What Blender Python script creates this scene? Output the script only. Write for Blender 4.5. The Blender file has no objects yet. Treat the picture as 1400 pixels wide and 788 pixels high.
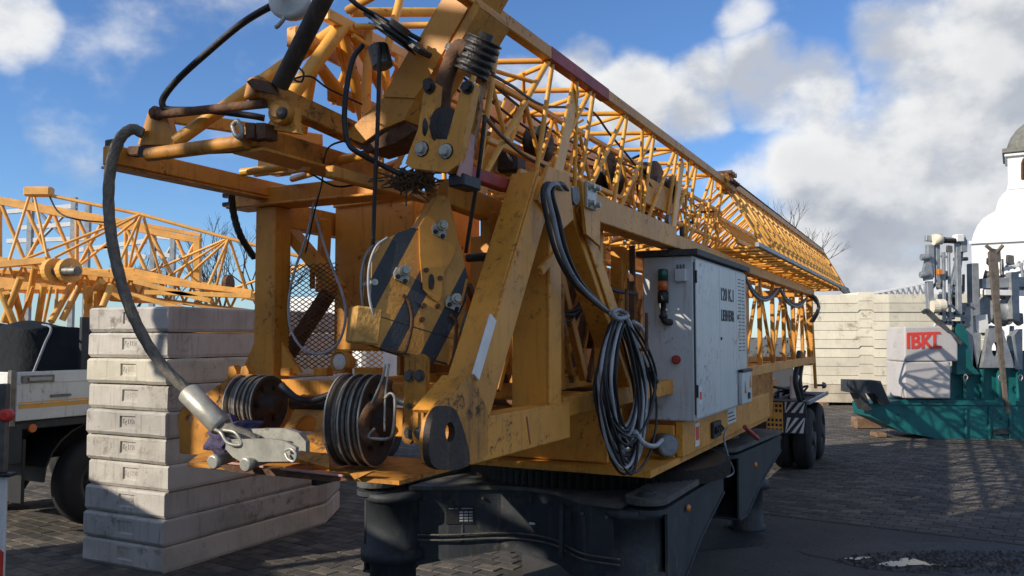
# Yard with a folded tower crane, built object by object.
EXPO=0.0; SKY=0.14; CLOUD=0.95
import bpy, bmesh, math, random
from mathutils import Vector, Matrix, Quaternion
random.seed(7)
R=math.radians
sc=bpy.context.scene
COL=sc.collection
# ---------------- camera ----------------
F_PX=1150.0; CAM_H=2.2; PITCH=math.atan(66/1150.0); AX=R(26.76)
cam=bpy.data.cameras.new('camera'); cam.sensor_width=36; cam.lens=F_PX/1400*36
cam.clip_start=0.1; cam.clip_end=3000
co=bpy.data.objects.new('camera',cam); COL.objects.link(co)
co.location=(0,0,CAM_H); co.rotation_euler=(R(90)+PITCH,0,0)
sc.camera=co
sc.render.resolution_x=1024; sc.render.resolution_y=576
sc.view_settings.view_transform='Standard'; sc.view_settings.look='None'
sc.view_settings.exposure=EXPO; sc.view_settings.gamma=1.0
# ---------------- sun + sky ----------------
SUN_AZ=Vector((-0.87,-0.49)).normalized(); SUN_EL=R(28)
to_sun=Vector((SUN_AZ.x*math.cos(SUN_EL),SUN_AZ.y*math.cos(SUN_EL),math.sin(SUN_EL)))
sl=bpy.data.lights.new('sun','SUN'); sl.energy=5.0; sl.angle=R(0.53); sl.color=(1.0,0.90,0.76)
so=bpy.data.objects.new('sun',sl); COL.objects.link(so)
so.rotation_euler=to_sun.to_track_quat('Z','Y').to_euler(); so.location=(-30,-20,30)

def pix_dir(px,py):
    x=(px-700)/F_PX; y=(394-py)/F_PX
    return Vector((x, math.cos(PITCH)-y*math.sin(PITCH), math.sin(PITCH)+y*math.cos(PITCH)))

world=bpy.data.worlds.new('World'); sc.world=world; world.use_nodes=True
def build_world():
    nt=world.node_tree; nt.nodes.clear(); N=nt.nodes; L=nt.links
    def val(x,sock):
        if isinstance(x,(int,float)): sock.default_value=x
        elif isinstance(x,(tuple,Vector)): sock.default_value=tuple(x)
        else: L.new(x,sock)
    def m(op,a,b=0.0,c=None,clamp=False):
        n=N.new('ShaderNodeMath'); n.operation=op; n.use_clamp=clamp
        val(a,n.inputs[0]); val(b,n.inputs[1])
        if c is not None: val(c,n.inputs[2])
        return n.outputs[0]
    def vm(op,a,b=None,scale=None):
        n=N.new('ShaderNodeVectorMath'); n.operation=op; val(a,n.inputs[0])
        if b is not None: val(b,n.inputs[1])
        if scale is not None: val(scale,n.inputs['Scale'])
        return n.outputs['Value'] if op=='DOT_PRODUCT' else n.outputs['Vector']
    def noise(v,s,d=8,r=.55,dist=0.0):
        n=N.new('ShaderNodeTexNoise'); n.noise_dimensions='3D'; L.new(v,n.inputs['Vector'])
        n.inputs['Scale'].default_value=s; n.inputs['Detail'].default_value=d; n.inputs['Roughness'].default_value=r; n.inputs['Distortion'].default_value=dist
        return n.outputs['Fac']
    def mr(x,a,b,c=0.0,d=1.0,smooth=True):
        n=N.new('ShaderNodeMapRange'); n.interpolation_type='SMOOTHSTEP' if smooth else 'LINEAR'; n.clamp=True
        val(x,n.inputs[0]); n.inputs[1].default_value=a; n.inputs[2].default_value=b; n.inputs[3].default_value=c; n.inputs[4].default_value=d
        return n.outputs[0]
    tc=N.new('ShaderNodeTexCoord'); g=vm('NORMALIZE',tc.outputs['Generated'])
    sep=N.new('ShaderNodeSeparateXYZ'); L.new(g,sep.inputs[0])
    # cloud coordinates: flattened towards the horizon
    gz=vm('MULTIPLY',g,(1.0,1.0,1.35))
    # cloud banks (direction, angular radius, weight)
    banks=[(15,25,62,.75),(150,60,120,.36),(110,215,75,.42),(105,262,60,.55),(250,120,140,.30),(350,30,150,.46),
           (800,95,50,.7),(870,135,70,.9),(960,135,70,.9),(1045,115,72,1.0),(1110,130,75,.95),(1015,18,38,.5),(720,190,110,.55),
           (1280,70,110,1.0),(1370,60,150,1.0),(1300,190,150,1.0),(1150,235,120,.9),(1060,250,90,.6),(1230,320,160,1.0),(1390,290,200,1.0),(1120,350,110,.8),
           (700,330,130,.3),(230,300,60,.4)]
    acc=None
    for (px,py,rad,w) in banks:
        d=pix_dir(px,py).normalized(); d=Vector((d.x,d.y,d.z))
        dp=vm('DOT_PRODUCT',g,d)
        f=mr(dp,math.cos(rad*1.25/F_PX),math.cos(rad*.15/F_PX),0.0,w)
        acc=f if acc is None else m('MAXIMUM',acc,f)
    # elsewhere: broken cloud from a coarse noise
    big=noise(vm('ADD',gz,(3.1,1.7,0.4)),2.3,3,.5)
    front=vm('DOT_PRODUCT',g,(0.0,1.0,0.0))
    away=mr(front,.55,.80,1.0,0.0)
    gen=m('MULTIPLY',mr(big,.42,.62),away)
    base=m('MAXIMUM',acc,gen)
    def dens(vec):
        n1=noise(vec,6.5,11,.54,.0)
        n2=noise(vec,15.0,6,.5)
        nn=m('ADD',m('MULTIPLY',n1,.78),m('MULTIPLY',n2,.22))
        return nn
    n_a=dens(gz)
    up=vm('ADD',gz,tuple(Vector((-0.025,0.0,0.055))))
    n_b=dens(up)
    cov=m('ADD',m('MULTIPLY',base,.80),m('MULTIPLY',m('SUBTRACT',n_a,.5),2.0))
    mask=mr(cov,.18,.72)
    thick=mr(cov,.45,1.05)
    lit=mr(m('SUBTRACT',n_a,n_b),-.11,.12)
    lowz=mr(sep.outputs['Z'],.02,.30)
    # colours
    shade=N.new('ShaderNodeMix'); shade.data_type='RGBA'
    shade.inputs['A'].default_value=(.41,.455,.54,1); shade.inputs['B'].default_value=(.95,.955,.955,1)
    k=m('ADD',m('MULTIPLY',lit,.75),m('MULTIPLY',m('SUBTRACT',1.0,thick),.35),clamp=True)
    L.new(k,shade.inputs['Factor'])
    sky=N.new('ShaderNodeTexSky'); sky.sky_type='NISHITA'; sky.sun_disc=False
    sky.sun_elevation=SUN_EL; sky.sun_rotation=math.atan2(to_sun.x,to_sun.y)
    sky.altitude=50; sky.air_density=1.0; sky.dust_density=.2; sky.ozone_density=3.0
    tint=N.new('ShaderNodeMix'); tint.data_type='RGBA'; tint.blend_type='MULTIPLY'; tint.inputs['Factor'].default_value=1.0; L.new(sky.outputs[0],tint.inputs['A']); tint.inputs['B'].default_value=(.66,.86,1.12,1)
    b1=N.new('ShaderNodeBackground'); L.new(tint.outputs['Result'],b1.inputs['Color']); b1.inputs['Strength'].default_value=SKY
    b2=N.new('ShaderNodeBackground'); L.new(shade.outputs['Result'],b2.inputs['Color']); b2.inputs['Strength'].default_value=CLOUD
    mx=N.new('ShaderNodeMixShader'); L.new(mask,mx.inputs[0]); L.new(b1.outputs[0],mx.inputs[1]); L.new(b2.outputs[0],mx.inputs[2])
    out=N.new('ShaderNodeOutputWorld'); L.new(mx.outputs[0],out.inputs['Surface'])
build_world()

# ---------------- pixel bearing + real depth -> place ----------------
SA,CA=math.sin(AX),math.cos(AX)
def q(px,py,U=None,V=None,Z=None):
    """point of the crane frame (x = V across, y = U along the crane, z up) on a plane at a given real position"""
    d=pix_dir(px,py); u=SA*d.x+CA*d.y; v=CA*d.x-SA*d.y
    t=U/u if U is not None else (V/v if V is not None else (Z-CAM_H)/d.z)
    return Vector((v*t,u*t,CAM_H+d.z*t))
def w(px,py,Y=None,Z=None):
    d=pix_dir(px,py); t=Y/d.y if Y is not None else (Z-CAM_H)/d.z
    return Vector((d.x*t,d.y*t,CAM_H+d.z*t))
def c(U,V,Z): return Vector((V,U,Z))
CR=-AX   # rotation of the crane frame

# ---------------- materials ----------------
def mat(name,col,rough=.5,metal=0.0,var=.25,vscale=4.0,dirt=0.0,dirtcol=(.05,.035,.02),dscale=14.0,streak=0.0,bump=.02,bscale=60.0,spec=.5,emit=None,col2=None,coat=0.0,edge=0.0,pits=0,orand=0.0):
    m=bpy.data.materials.new(name); m.use_nodes=True; nt=m.node_tree; N=nt.nodes; L=nt.links
    b=N['Principled BSDF']; b.inputs['Roughness'].default_value=rough; b.inputs['Metallic'].default_value=metal
    b.inputs['Specular IOR Level'].default_value=spec
    geo=N.new('ShaderNodeNewGeometry')
    def noise(s,d=4,r=.6,vec=None):
        n=N.new('ShaderNodeTexNoise'); n.inputs['Scale'].default_value=s; n.inputs['Detail'].default_value=d; n.inputs['Roughness'].default_value=r
        L.new(vec or geo.outputs['Position'],n.inputs['Vector']); return n.outputs['Fac']
    def ramp(x,a,bb):
        n=N.new('ShaderNodeMapRange'); n.clamp=True; n.interpolation_type='SMOOTHSTEP' if a<bb else 'LINEAR'; L.new(x,n.inputs[0]); n.inputs[1].default_value=a; n.inputs[2].default_value=bb; return n.outputs[0]
    def mix(f,a,bcol):
        n=N.new('ShaderNodeMix'); n.data_type='RGBA'; L.new(f,n.inputs['Factor'])
        if isinstance(a,tuple): n.inputs['A'].default_value=(*a,1)
        else: L.new(a,n.inputs['A'])
        if isinstance(bcol,tuple): n.inputs['B'].default_value=(*bcol,1)
        else: L.new(bcol,n.inputs['B'])
        return n.outputs['Result']
    c2=col2 or tuple(min(1,x*(1-var)) for x in col)
    cc=mix(ramp(noise(vscale,5,.65),.38,.66),col,c2)
    if streak>0:
        mp=N.new('ShaderNodeMapping'); mp.inputs['Scale'].default_value=(1,1,.09); L.new(geo.outputs['Position'],mp.inputs['Vector'])
        s=ramp(noise(26,3,.6,mp.outputs[0]),.52,.80)
        mm=N.new('ShaderNodeMath'); mm.operation='MULTIPLY'; L.new(s,mm.inputs[0]); mm.inputs[1].default_value=streak
        cc=mix(mm.outputs[0],cc,dirtcol)
    rough_s=None
    if dirt>0:
        f0=ramp(noise(dscale,7,.72),.64-dirt*.2,.72-dirt*.1); low=ramp(noise(dscale*.11+.6,3,.6),.44,.64)
        fm=N.new('ShaderNodeMath'); fm.operation='MULTIPLY'; L.new(f0,fm.inputs[0]); L.new(low,fm.inputs[1]); f=fm.outputs[0]
        if edge>0:
            bv=N.new('ShaderNodeBevel'); bv.samples=3; bv.inputs['Radius'].default_value=.016
            dt=N.new('ShaderNodeVectorMath'); dt.operation='DOT_PRODUCT'; L.new(bv.outputs[0],dt.inputs[0]); L.new(geo.outputs['Normal'],dt.inputs[1])
            iv=N.new('ShaderNodeMapRange'); iv.clamp=True; L.new(dt.outputs['Value'],iv.inputs[0]); iv.inputs[1].default_value=.985; iv.inputs[2].default_value=.80; iv.inputs[3].default_value=0; iv.inputs[4].default_value=edge
            wn_=ramp(noise(9,6,.75),.50,.60)
            em=N.new('ShaderNodeMath'); em.operation='MULTIPLY'; L.new(iv.outputs[0],em.inputs[0]); L.new(wn_,em.inputs[1])
            mxn=N.new('ShaderNodeMath'); mxn.operation='MAXIMUM'; L.new(f,mxn.inputs[0]); L.new(em.outputs[0],mxn.inputs[1]); f=mxn.outputs[0]
        cc=mix(f,cc,dirtcol)
        rr=N.new('ShaderNodeMapRange'); L.new(f,rr.inputs[0]); rr.inputs[3].default_value=rough; rr.inputs[4].default_value=min(1,rough+.35); L.new(rr.outputs[0],b.inputs['Roughness'])
    if orand:
        oi=N.new('ShaderNodeObjectInfo'); rm=N.new('ShaderNodeMapRange'); L.new(oi.outputs['Random'],rm.inputs[0]); rm.inputs[3].default_value=1-orand; rm.inputs[4].default_value=1.0+orand*.3
        hv=N.new('ShaderNodeHueSaturation'); L.new(rm.outputs[0],hv.inputs['Value']); L.new(cc,hv.inputs['Color']); cc=hv.outputs['Color']
    L.new(cc,b.inputs['Base Color'])
    if bump>0:
        bp=N.new('ShaderNodeBump'); bp.inputs['Strength'].default_value=.6; bp.inputs['Distance'].default_value=bump
        L.new(noise(bscale,4,.6),bp.inputs['Height']); L.new(bp.outputs[0],b.inputs['Normal'])
    if pits:
        vo=N.new('ShaderNodeTexVoronoi'); vo.inputs['Scale'].default_value=26; L.new(geo.outputs['Position'],vo.inputs['Vector'])
        pr=ramp(vo.outputs['Distance'],.10,.05); pn=ramp(noise(3.5,2,.5),.52,.60)
        pm_=N.new('ShaderNodeMath'); pm_.operation='MULTIPLY'; L.new(pr,pm_.inputs[0]); L.new(pn,pm_.inputs[1])
        cc=mix(pm_.outputs[0],cc,(.10,.09,.08)); L.new(cc,b.inputs['Base Color'])
    if coat: b.inputs['Coat Weight'].default_value=coat
    if emit: b.inputs['Emission Color'].default_value=(*emit[0],1); b.inputs['Emission Strength'].default_value=emit[1]
    return m
RUST=(.11,.045,.018)
M={}
M['yellow']=mat('yellow_paint',(.73,.315,.038),.5,0,.22,2.2,.55,RUST,24,.45,.002,90,edge=1)
M['yellow_worn']=mat('worn_yellow_paint',(.64,.272,.036),.55,0,.35,4,.8,(.05,.03,.02),15,.65,.003,90,edge=1)
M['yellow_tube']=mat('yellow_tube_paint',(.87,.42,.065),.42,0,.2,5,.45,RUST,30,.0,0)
M['yellow_far']=mat('orange_yellow_paint',(.80,.40,.085),.5,0,.25,3,.2,RUST,8,0,0)
M['rust']=mat('rusty_steel',(.16,.075,.035),.8,.1,.5,12,.5,(.04,.025,.02),30,0,.01,60)
M['grease']=mat('black_grease',(.022,.018,.015),.42,0,.4,14,.4,(.09,.045,.02),24,0,.01,50)
M['black']=mat('black_rubber',(.018,.018,.02),.55,0,.3,10,0,bump=.004)
M['hose_grey']=mat('grey_hose',(.23,.25,.27),.5,0,.3,12,.2,bump=.002)
M['hose_pale']=mat('pale_grey_cable',(.42,.44,.46),.5,0,.25,12,.2,bump=.002)
M['rope']=mat('steel_rope',(.24,.215,.175),.6,.1,.4,30,.3,bump=.008,bscale=180)
M['rope_dark']=mat('greased_rope',(.05,.045,.04),.45,.3,.4,30,.2,bump=.01,bscale=160)
M['steel']=mat('galvanised_steel',(.46,.45,.39),.40,.35,.3,9,.6,(.17,.16,.13),20,.3,.0012,150)
M['steel_dark']=mat('weathered_steel',(.20,.19,.17),.5,.6,.4,9,.4,RUST,20,0,.006)
M['gal']=mat('grey_galvanised',(.33,.35,.365),.5,.35,.3,5,.3,(.15,.15,.15),14,.3,.002)
M['chassis']=mat('charcoal_paint',(.040,.046,.053),.62,0,.3,3,.7,(.10,.088,.07),10,.5,.003,60,spec=.35,edge=.6)
M['chassis_top']=mat('dusty_charcoal_paint',(.10,.10,.088),.7,0,.45,5,.55,(.19,.165,.115),7,0,.008,30)
M['tyre']=mat('tyre_rubber',(.016,.016,.017),.75,0,.3,8,.4,(.05,.046,.04),12,0,.004)
M['rim']=mat('grey_rim',(.11,.11,.115),.5,.3,.3,8,.3)
M['cab']=mat('pale_grey_paint',(.60,.62,.61),.42,0,.10,1.8,.5,(.24,.19,.14),16,.5,.001)
M['cab_dark']=mat('dark_sheet',(.05,.05,.05),.6,0,.3,5,.3)
M['dark_print']=mat('dark_print',(.045,.05,.055),.6,0,.1,5,0,bump=0)
M['white']=mat('white_paint',(.78,.77,.74),.5,0,.12,4,.15,(.3,.26,.2),12,.2,.002)
M['red']=mat('faded_red_paint',(.40,.055,.04),.55,0,.35,8,.3,(.15,.03,.02),20,0,.003)
M['red_bright']=mat('red_print',(.72,.06,.04),.5,0,.1,5,0,bump=0)
M['pink']=mat('sun_bleached_red',(.52,.27,.24),.55,0,.3,7,.4,(.5,.45,.42),10,.2,.003)
M['stripe_black']=mat('black_stripe_paint',(.028,.032,.04),.5,0,.3,7,.42,(.17,.10,.045),20,0,.003)
M['stripe_white']=mat('white_stripe_paint',(.72,.72,.70),.5,0,.2,7,.3,(.2,.18,.15),18,0,.002)
M['concrete']=mat('cast_concrete',(.565,.53,.465),.85,0,.22,1.6,.8,(.25,.215,.17),9,.60,.006,70,pits=1,orand=.12)
M['concrete_b']=mat('cream_cast_concrete',(.61,.57,.455),.85,0,.2,1.9,.75,(.28,.23,.16),8,.5,.006,70,pits=1)
M['concrete_c']=mat('grey_cast_concrete',(.505,.475,.425),.85,0,.25,1.3,.8,(.22,.19,.155),7,.65,.006,70,pits=1,orand=.12)
M['concrete_warm']=mat('warm_concrete',(.55,.49,.42),.85,0,.22,2.2,.6,(.25,.21,.17),8,.45,.006,70,pits=1)
M['cream']=mat('cream_concrete',(.78,.715,.56),.85,0,.14,1.2,.6,(.38,.31,.23),4,.4,.006,40,orand=.14)
M['cream_dirty']=mat('stained_cream_concrete',(.55,.48,.36),.85,0,.3,1.5,.55,(.26,.21,.15),5,.4,.01,30)
M['teal']=mat('teal_paint',(.006,.135,.135),.5,0,.3,3,.6,(.01,.04,.036),9,.4,.002,60,edge=.5)
M['purple']=mat('purple_cloth',(.10,.085,.17),.9,0,.4,14,.2,(.04,.035,.06),20,0,.02,90)
M['lamp']=mat('lamp_glass',(.72,.71,.66),.15,0,.1,20,.2,(.3,.28,.22),30)
M['amber']=mat('amber_plastic',(.62,.20,.02),.25,0,.1,10,0,bump=0)
M['green_lens']=mat('green_lens',(.01,.09,.06),.2,0,.1,10,0,bump=0)
M['orange_lens']=mat('orange_lens',(.55,.14,.03),.25,0,.1,10,0,bump=0)
M['tarp']=mat('black_tarp',(.010,.013,.016),.8,0,.4,5,0,(.06,.07,.07),8,0,.03,14,spec=.2)
M['wood']=mat('weathered_timber',(.25,.15,.085),.85,0,.4,9,.4,(.07,.045,.03),14,0,.01)
M['bark']=mat('grey_bark',(.085,.07,.06),.9,0,.3,3,0)
M['church']=mat('white_render',(.86,.86,.84),.8,0,.05,.6,0,bump=.004)
M['slate']=mat('slate_roof',(.20,.20,.17),.7,0,.3,2,.3)
M['glass']=mat('dark_glass',(.03,.035,.04),.12,0,.1,3,0,bump=0)
M['drum']=mat('dull_drum_steel',(.05,.036,.028),.7,0,.4,14,.5,(.10,.05,.025),18,0,.006)
M['cast_grime']=mat('grimy_casting',(.055,.038,.027),.65,0,.5,9,.42,(.34,.17,.045),7,.3,.006)
M['pole_wood']=mat('grey_prop_wood',(.16,.13,.105),.8,0,.4,9,.4,(.08,.06,.05),14)
M['straw']=mat('dry_straw',(.17,.115,.06),.9,0,.5,30,.3)
# ---------------- geometry helpers ----------------
ORG={}
def thing(name,label,cat,org,rz=0.0,group=None):
    o=bpy.data.objects.new(name,None); COL.objects.link(o); o.empty_display_size=.2
    org=Vector(org); o.location=Matrix.Rotation(rz,3,'Z')@org; o.rotation_euler=(0,0,rz)
    o['label']=label; o['category']=cat
    if group: o['group']=group
    ORG[o]=(org,rz); return o
def link(name,me,mt,parent,org=None,rz=0.0,smooth=False):
    if mt is not None:
        me.materials.clear(); me.materials.append(M[mt] if isinstance(mt,str) else mt)
    if smooth: me.polygons.foreach_set('use_smooth',[True]*len(me.polygons))
    o=bpy.data.objects.new(name,me); COL.objects.link(o)
    if parent is not None:
        o.parent=parent; ORG[o]=ORG[parent]
    return o
def org_of(parent): return ORG[parent][0]
def fromv(name,verts,faces,mt,parent,smooth=False):
    og=org_of(parent); me=bpy.data.meshes.new(name)
    me.from_pydata([tuple(Vector(v)-og) for v in verts],[],faces); me.update()
    return link(name,me,mt,parent,smooth=smooth)
def frombm(name,bm,mt,parent,smooth=False):
    og=org_of(parent); bmesh.ops.translate(bm,verts=bm.verts,vec=-og)
    bmesh.ops.recalc_face_normals(bm,faces=bm.faces)
    me=bpy.data.meshes.new(name); bm.to_mesh(me); bm.free()
    return link(name,me,mt,parent,smooth=smooth)
def tag(o,label,cat,group=None):
    o['label']=label; o['category']=cat
    if group: o['group']=group
    return o
def solo(name,label,cat,org,rz=0.0,group=None):
    """place holder so one mesh can be a top-level thing: returns a fake parent"""
    class P: pass
    p=P(); ORG[p]=(Vector(org),rz); return p
def link_top(name,bm,mt,label,cat,org,rz=0.0,group=None,smooth=False,kind=None):
    org=Vector(org); bmesh.ops.translate(bm,verts=bm.verts,vec=-org); bmesh.ops.recalc_face_normals(bm,faces=bm.faces)
    me=bpy.data.meshes.new(name); bm.to_mesh(me); bm.free()
    o=link(name,me,mt,None,smooth=smooth); o.location=Matrix.Rotation(rz,3,'Z')@org; o.rotation_euler=(0,0,rz)
    ORG[o]=(org,rz)
    if kind: o['kind']=kind
    if label: o['label']=label
    if cat and kind is None: o['category']=cat
    if group: o['group']=group
    return o
_unit={}
def unit_cyl(mt,n):
    k=(mt,n)
    if k not in _unit:
        bm=bmesh.new(); bmesh.ops.create_cone(bm,cap_ends=True,segments=n,radius1=1,radius2=1,depth=1)
        for f in bm.faces: f.smooth=len(f.verts)==4
        me=bpy.data.meshes.new('tube'); bm.to_mesh(me); bm.free(); me.materials.append(M[mt]); _unit[k]=me
    return _unit[k]
def tube(parent,name,a,b,r,mt='yellow_tube',n=10):
    a=Vector(a)-org_of(parent); b=Vector(b)-org_of(parent); d=b-a
    o=bpy.data.objects.new(name,unit_cyl(mt,n)); COL.objects.link(o); o.parent=parent; ORG[o]=ORG[parent]
    o.matrix_basis=Matrix.Translation((a+b)/2)@d.to_track_quat('Z','Y').to_matrix().to_4x4()@Matrix.Diagonal((r,r,d.length,1))
    return o
def bm_tube(bm,a,b,r,n=8,r2=None):
    a=Vector(a);b=Vector(b); d=b-a
    if d.length<1e-6: return
    mtx=Matrix.Translation((a+b)/2)@d.to_track_quat('Z','Y').to_matrix().to_4x4()
    bmesh.ops.create_cone(bm,cap_ends=True,segments=n,radius1=r,radius2=r if r2 is None else r2,depth=d.length,matrix=mtx)
def bm_beam(bm,a,b,wd,h,up=(0,0,1),bev=.006):
    a=Vector(a);b=Vector(b); x=(b-a); ln=x.length; x=x/ln; up=Vector(up)
    y=up.cross(x)
    if y.length<1e-3: y=Vector((1,0,0)).cross(x)
    y.normalize(); z=x.cross(y)
    R3=Matrix((x,y,z)).transposed().to_4x4()
    r=bmesh.ops.create_cube(bm,size=1,matrix=Matrix.Translation((a+b)/2)@R3@Matrix.Diagonal((ln,wd,h,1)))
    if bev>0:
        vs=r['verts']; es=list({e for v in vs for e in v.link_edges})
        bmesh.ops.bevel(bm,geom=es,offset=min(bev,wd*.3,h*.3,ln*.3),segments=1,affect='EDGES',profile=.5)
def beam(parent,name,a,b,wd,h,mt='yellow',up=(0,0,1),bev=.006):
    bm=bmesh.new(); bm_beam(bm,a,b,wd,h,up,bev); return frombm(name,bm,mt,parent)
def bm_box(bm,lo,hi,bev=.006):
    lo=Vector(lo);hi=Vector(hi)
    r=bmesh.ops.create_cube(bm,size=1,matrix=Matrix.Translation((lo+hi)/2)@Matrix.Diagonal((*[abs(t) for t in (hi-lo)],1)))
    if bev>0:
        es=list({e for v in r['verts'] for e in v.link_edges}); bmesh.ops.bevel(bm,geom=es,offset=min(bev,min(abs(t) for t in hi-lo)*.3),segments=1,affect='EDGES',profile=.5)
def box(parent,name,lo,hi,mt='yellow',bev=.006):
    bm=bmesh.new(); bm_box(bm,lo,hi,bev); return frombm(name,bm,mt,parent)
def bm_plate(bm,pts,ext,holes=()):
    """polygon (list of points in a plane, any order of winding) with holes, pushed along ext into a solid plate"""
    ext=Vector(ext); loops=[[Vector(p) for p in pts]]+[[Vector(p) for p in h] for h in holes]
    b2=bmesh.new(); es=[]
    for lp in loops:
        vs=[b2.verts.new(p) for p in lp]
        for i in range(len(vs)): es.append(b2.edges.new((vs[i],vs[(i+1)%len(vs)])))
    bmesh.ops.triangle_fill(b2,use_beauty=True,use_dissolve=False,edges=es)
    b2.verts.index_update(); base=[v.co.copy() for v in b2.verts]; tris=[[v.index for v in f.verts] for f in b2.faces]; b2.free()
    va=[bm.verts.new(p) for p in base]; vb=[bm.verts.new(p+ext) for p in base]
    for t in tris:
        bm.faces.new([va[i] for i in t]); bm.faces.new([vb[i] for i in reversed(t)])
    k=0
    for lp in loops:
        n=len(lp)
        for i in range(n):
            a,b=k+i,k+(i+1)%n; bm.faces.new((va[a],va[b],vb[b],vb[a]))
        k+=n
def plate(parent,name,pts,ext,mt='yellow',holes=()):
    bm=bmesh.new(); bm_plate(bm,pts,ext,holes); return frombm(name,bm,mt,parent)
def ring(cn,ax,r,n=20,r2=None,rot=None):
    """points of a circle round cn in the plane across ax"""
    ax=Vector(ax).normalized(); u=ax.cross(Vector((0,0,1)))
    if u.length<1e-3: u=Vector((1,0,0))
    u.normalize(); v=ax.cross(u)
    return [Vector(cn)+u*r*math.cos(2*math.pi*i/n)+v*(r2 or r)*math.sin(2*math.pi*i/n) for i in range(n)]
def bm_lathe(bm,cn,ax,prof,n=28):
    """prof: list of (distance along axis, radius)"""
    ax=Vector(ax).normalized(); rows=[]
    for d,r in prof: rows.append([bm.verts.new(p) for p in ring(Vector(cn)+ax*d,ax,max(r,1e-4),n)])
    for i in range(len(rows)-1):
        for j in range(n): bm.faces.new((rows[i][j],rows[i][(j+1)%n],rows[i+1][(j+1)%n],rows[i+1][j]))
    bm.faces.new(rows[0]); bm.faces.new(list(reversed(rows[-1])))
def lathe(parent,name,cn,ax,prof,mt,n=28,smooth=False):
    bm=bmesh.new(); bm_lathe(bm,cn,ax,prof,n); o=frombm(name,bm,mt,parent)
    if smooth:
        for p in o.data.polygons: p.use_smooth=len(p.vertices)==4
    return o
def smooth_path(pts,sub=8):
    pts=[Vector(p) for p in pts]; P=[pts[0]*2-pts[1]]+pts+[pts[-1]*2-pts[-2]]; out=[]
    for i in range(1,len(P)-2):
        p0,p1,p2,p3=P[i-1:i+3]
        for k in range(sub):
            t=k/sub; out.append(.5*((2*p1)+(p2-p0)*t+(2*p0-5*p1+4*p2-p3)*t*t+(3*p1-p0-3*p2+p3)*t**3))
    out.append(pts[-1]); return out
def bm_cable(bm,pts,r,n=8,sub=8,closed=False,twist=0.0,lobes=0):
    path=smooth_path(pts,sub); rows=[]; up=None
    for i,p in enumerate(path):
        t=(path[min(i+1,len(path)-1)]-path[max(i-1,0)]).normalized()
        if up is None:
            up=t.orthogonal().normalized()
        up=(up-t*up.dot(t)).normalized(); s=t.cross(up)
        rr=[]
        for j in range(n):
            a=2*math.pi*j/n+twist*i
            rad=r*(1+(.07*math.cos(lobes*2*math.pi*j/n) if lobes else 0))
            rr.append(bm.verts.new(p+up*rad*math.cos(a)+s*rad*math.sin(a)))
        rows.append(rr)
    for i in range(len(rows)-1):
        for j in range(n):
            f=bm.faces.new((rows[i][j],rows[i][(j+1)%n],rows[i+1][(j+1)%n],rows[i+1][j])); f.smooth=True
    bm.faces.new(rows[0]); bm.faces.new(list(reversed(rows[-1])))
def cable(parent,name,pts,r,mt='black',n=8,sub=8,twist=0.0,lobes=0):
    bm=bmesh.new(); bm_cable(bm,pts,r,n,sub,False,twist,lobes); return frombm(name,bm,mt,parent)
def text(parent,name,s,pos,xdir,up,height,mt,depth=.003,width=None,off=0.0):
    cu=bpy.data.curves.new(name,'FONT'); cu.body=s; cu.size=1.0; cu.extrude=depth/ max(height,1e-3)/1.4; cu.offset=off; cu.resolution_u=3
    tmp=bpy.data.objects.new(name,cu); COL.objects.link(tmp); bpy.context.view_layer.update()
    me=bpy.data.meshes.new_from_object(tmp.evaluated_get(bpy.context.evaluated_depsgraph_get())); bpy.data.objects.remove(tmp); bpy.data.curves.remove(cu)
    xs=[v.co.x for v in me.vertices]; ys=[v.co.y for v in me.vertices]
    sx=height/ (max(ys)-min(ys)); sxx=sx if width is None else width/(max(xs)-min(xs))
    x=Vector(xdir).normalized(); y=Vector(up).normalized(); z=x.cross(y); og=org_of(parent)
    for v in me.vertices:
        p=Vector(pos)+x*(v.co.x-min(xs))*sxx+y*(v.co.y-min(ys))*sx+z*(v.co.z*sx); v.co=p-og
    return link(name,me,mt,parent)
def bolt(parent,cn,ax,r=.018,h=.02,mt='steel_dark'):
    return lathe(parent,'bolt',cn,ax,[(0,r*1.5),(h*.3,r*1.5),(h*.3,r),(h,r),(h,r*.5)],mt,8)
def struct(name,bm,mt):
    me=bpy.data.meshes.new(name); bmesh.ops.recalc_face_normals(bm,faces=bm.faces); bm.to_mesh(me); bm.free()
    o=link(name,me,mt,None); o['kind']='structure'; ORG[o]=(Vector((0,0,0)),0); return o

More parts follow.
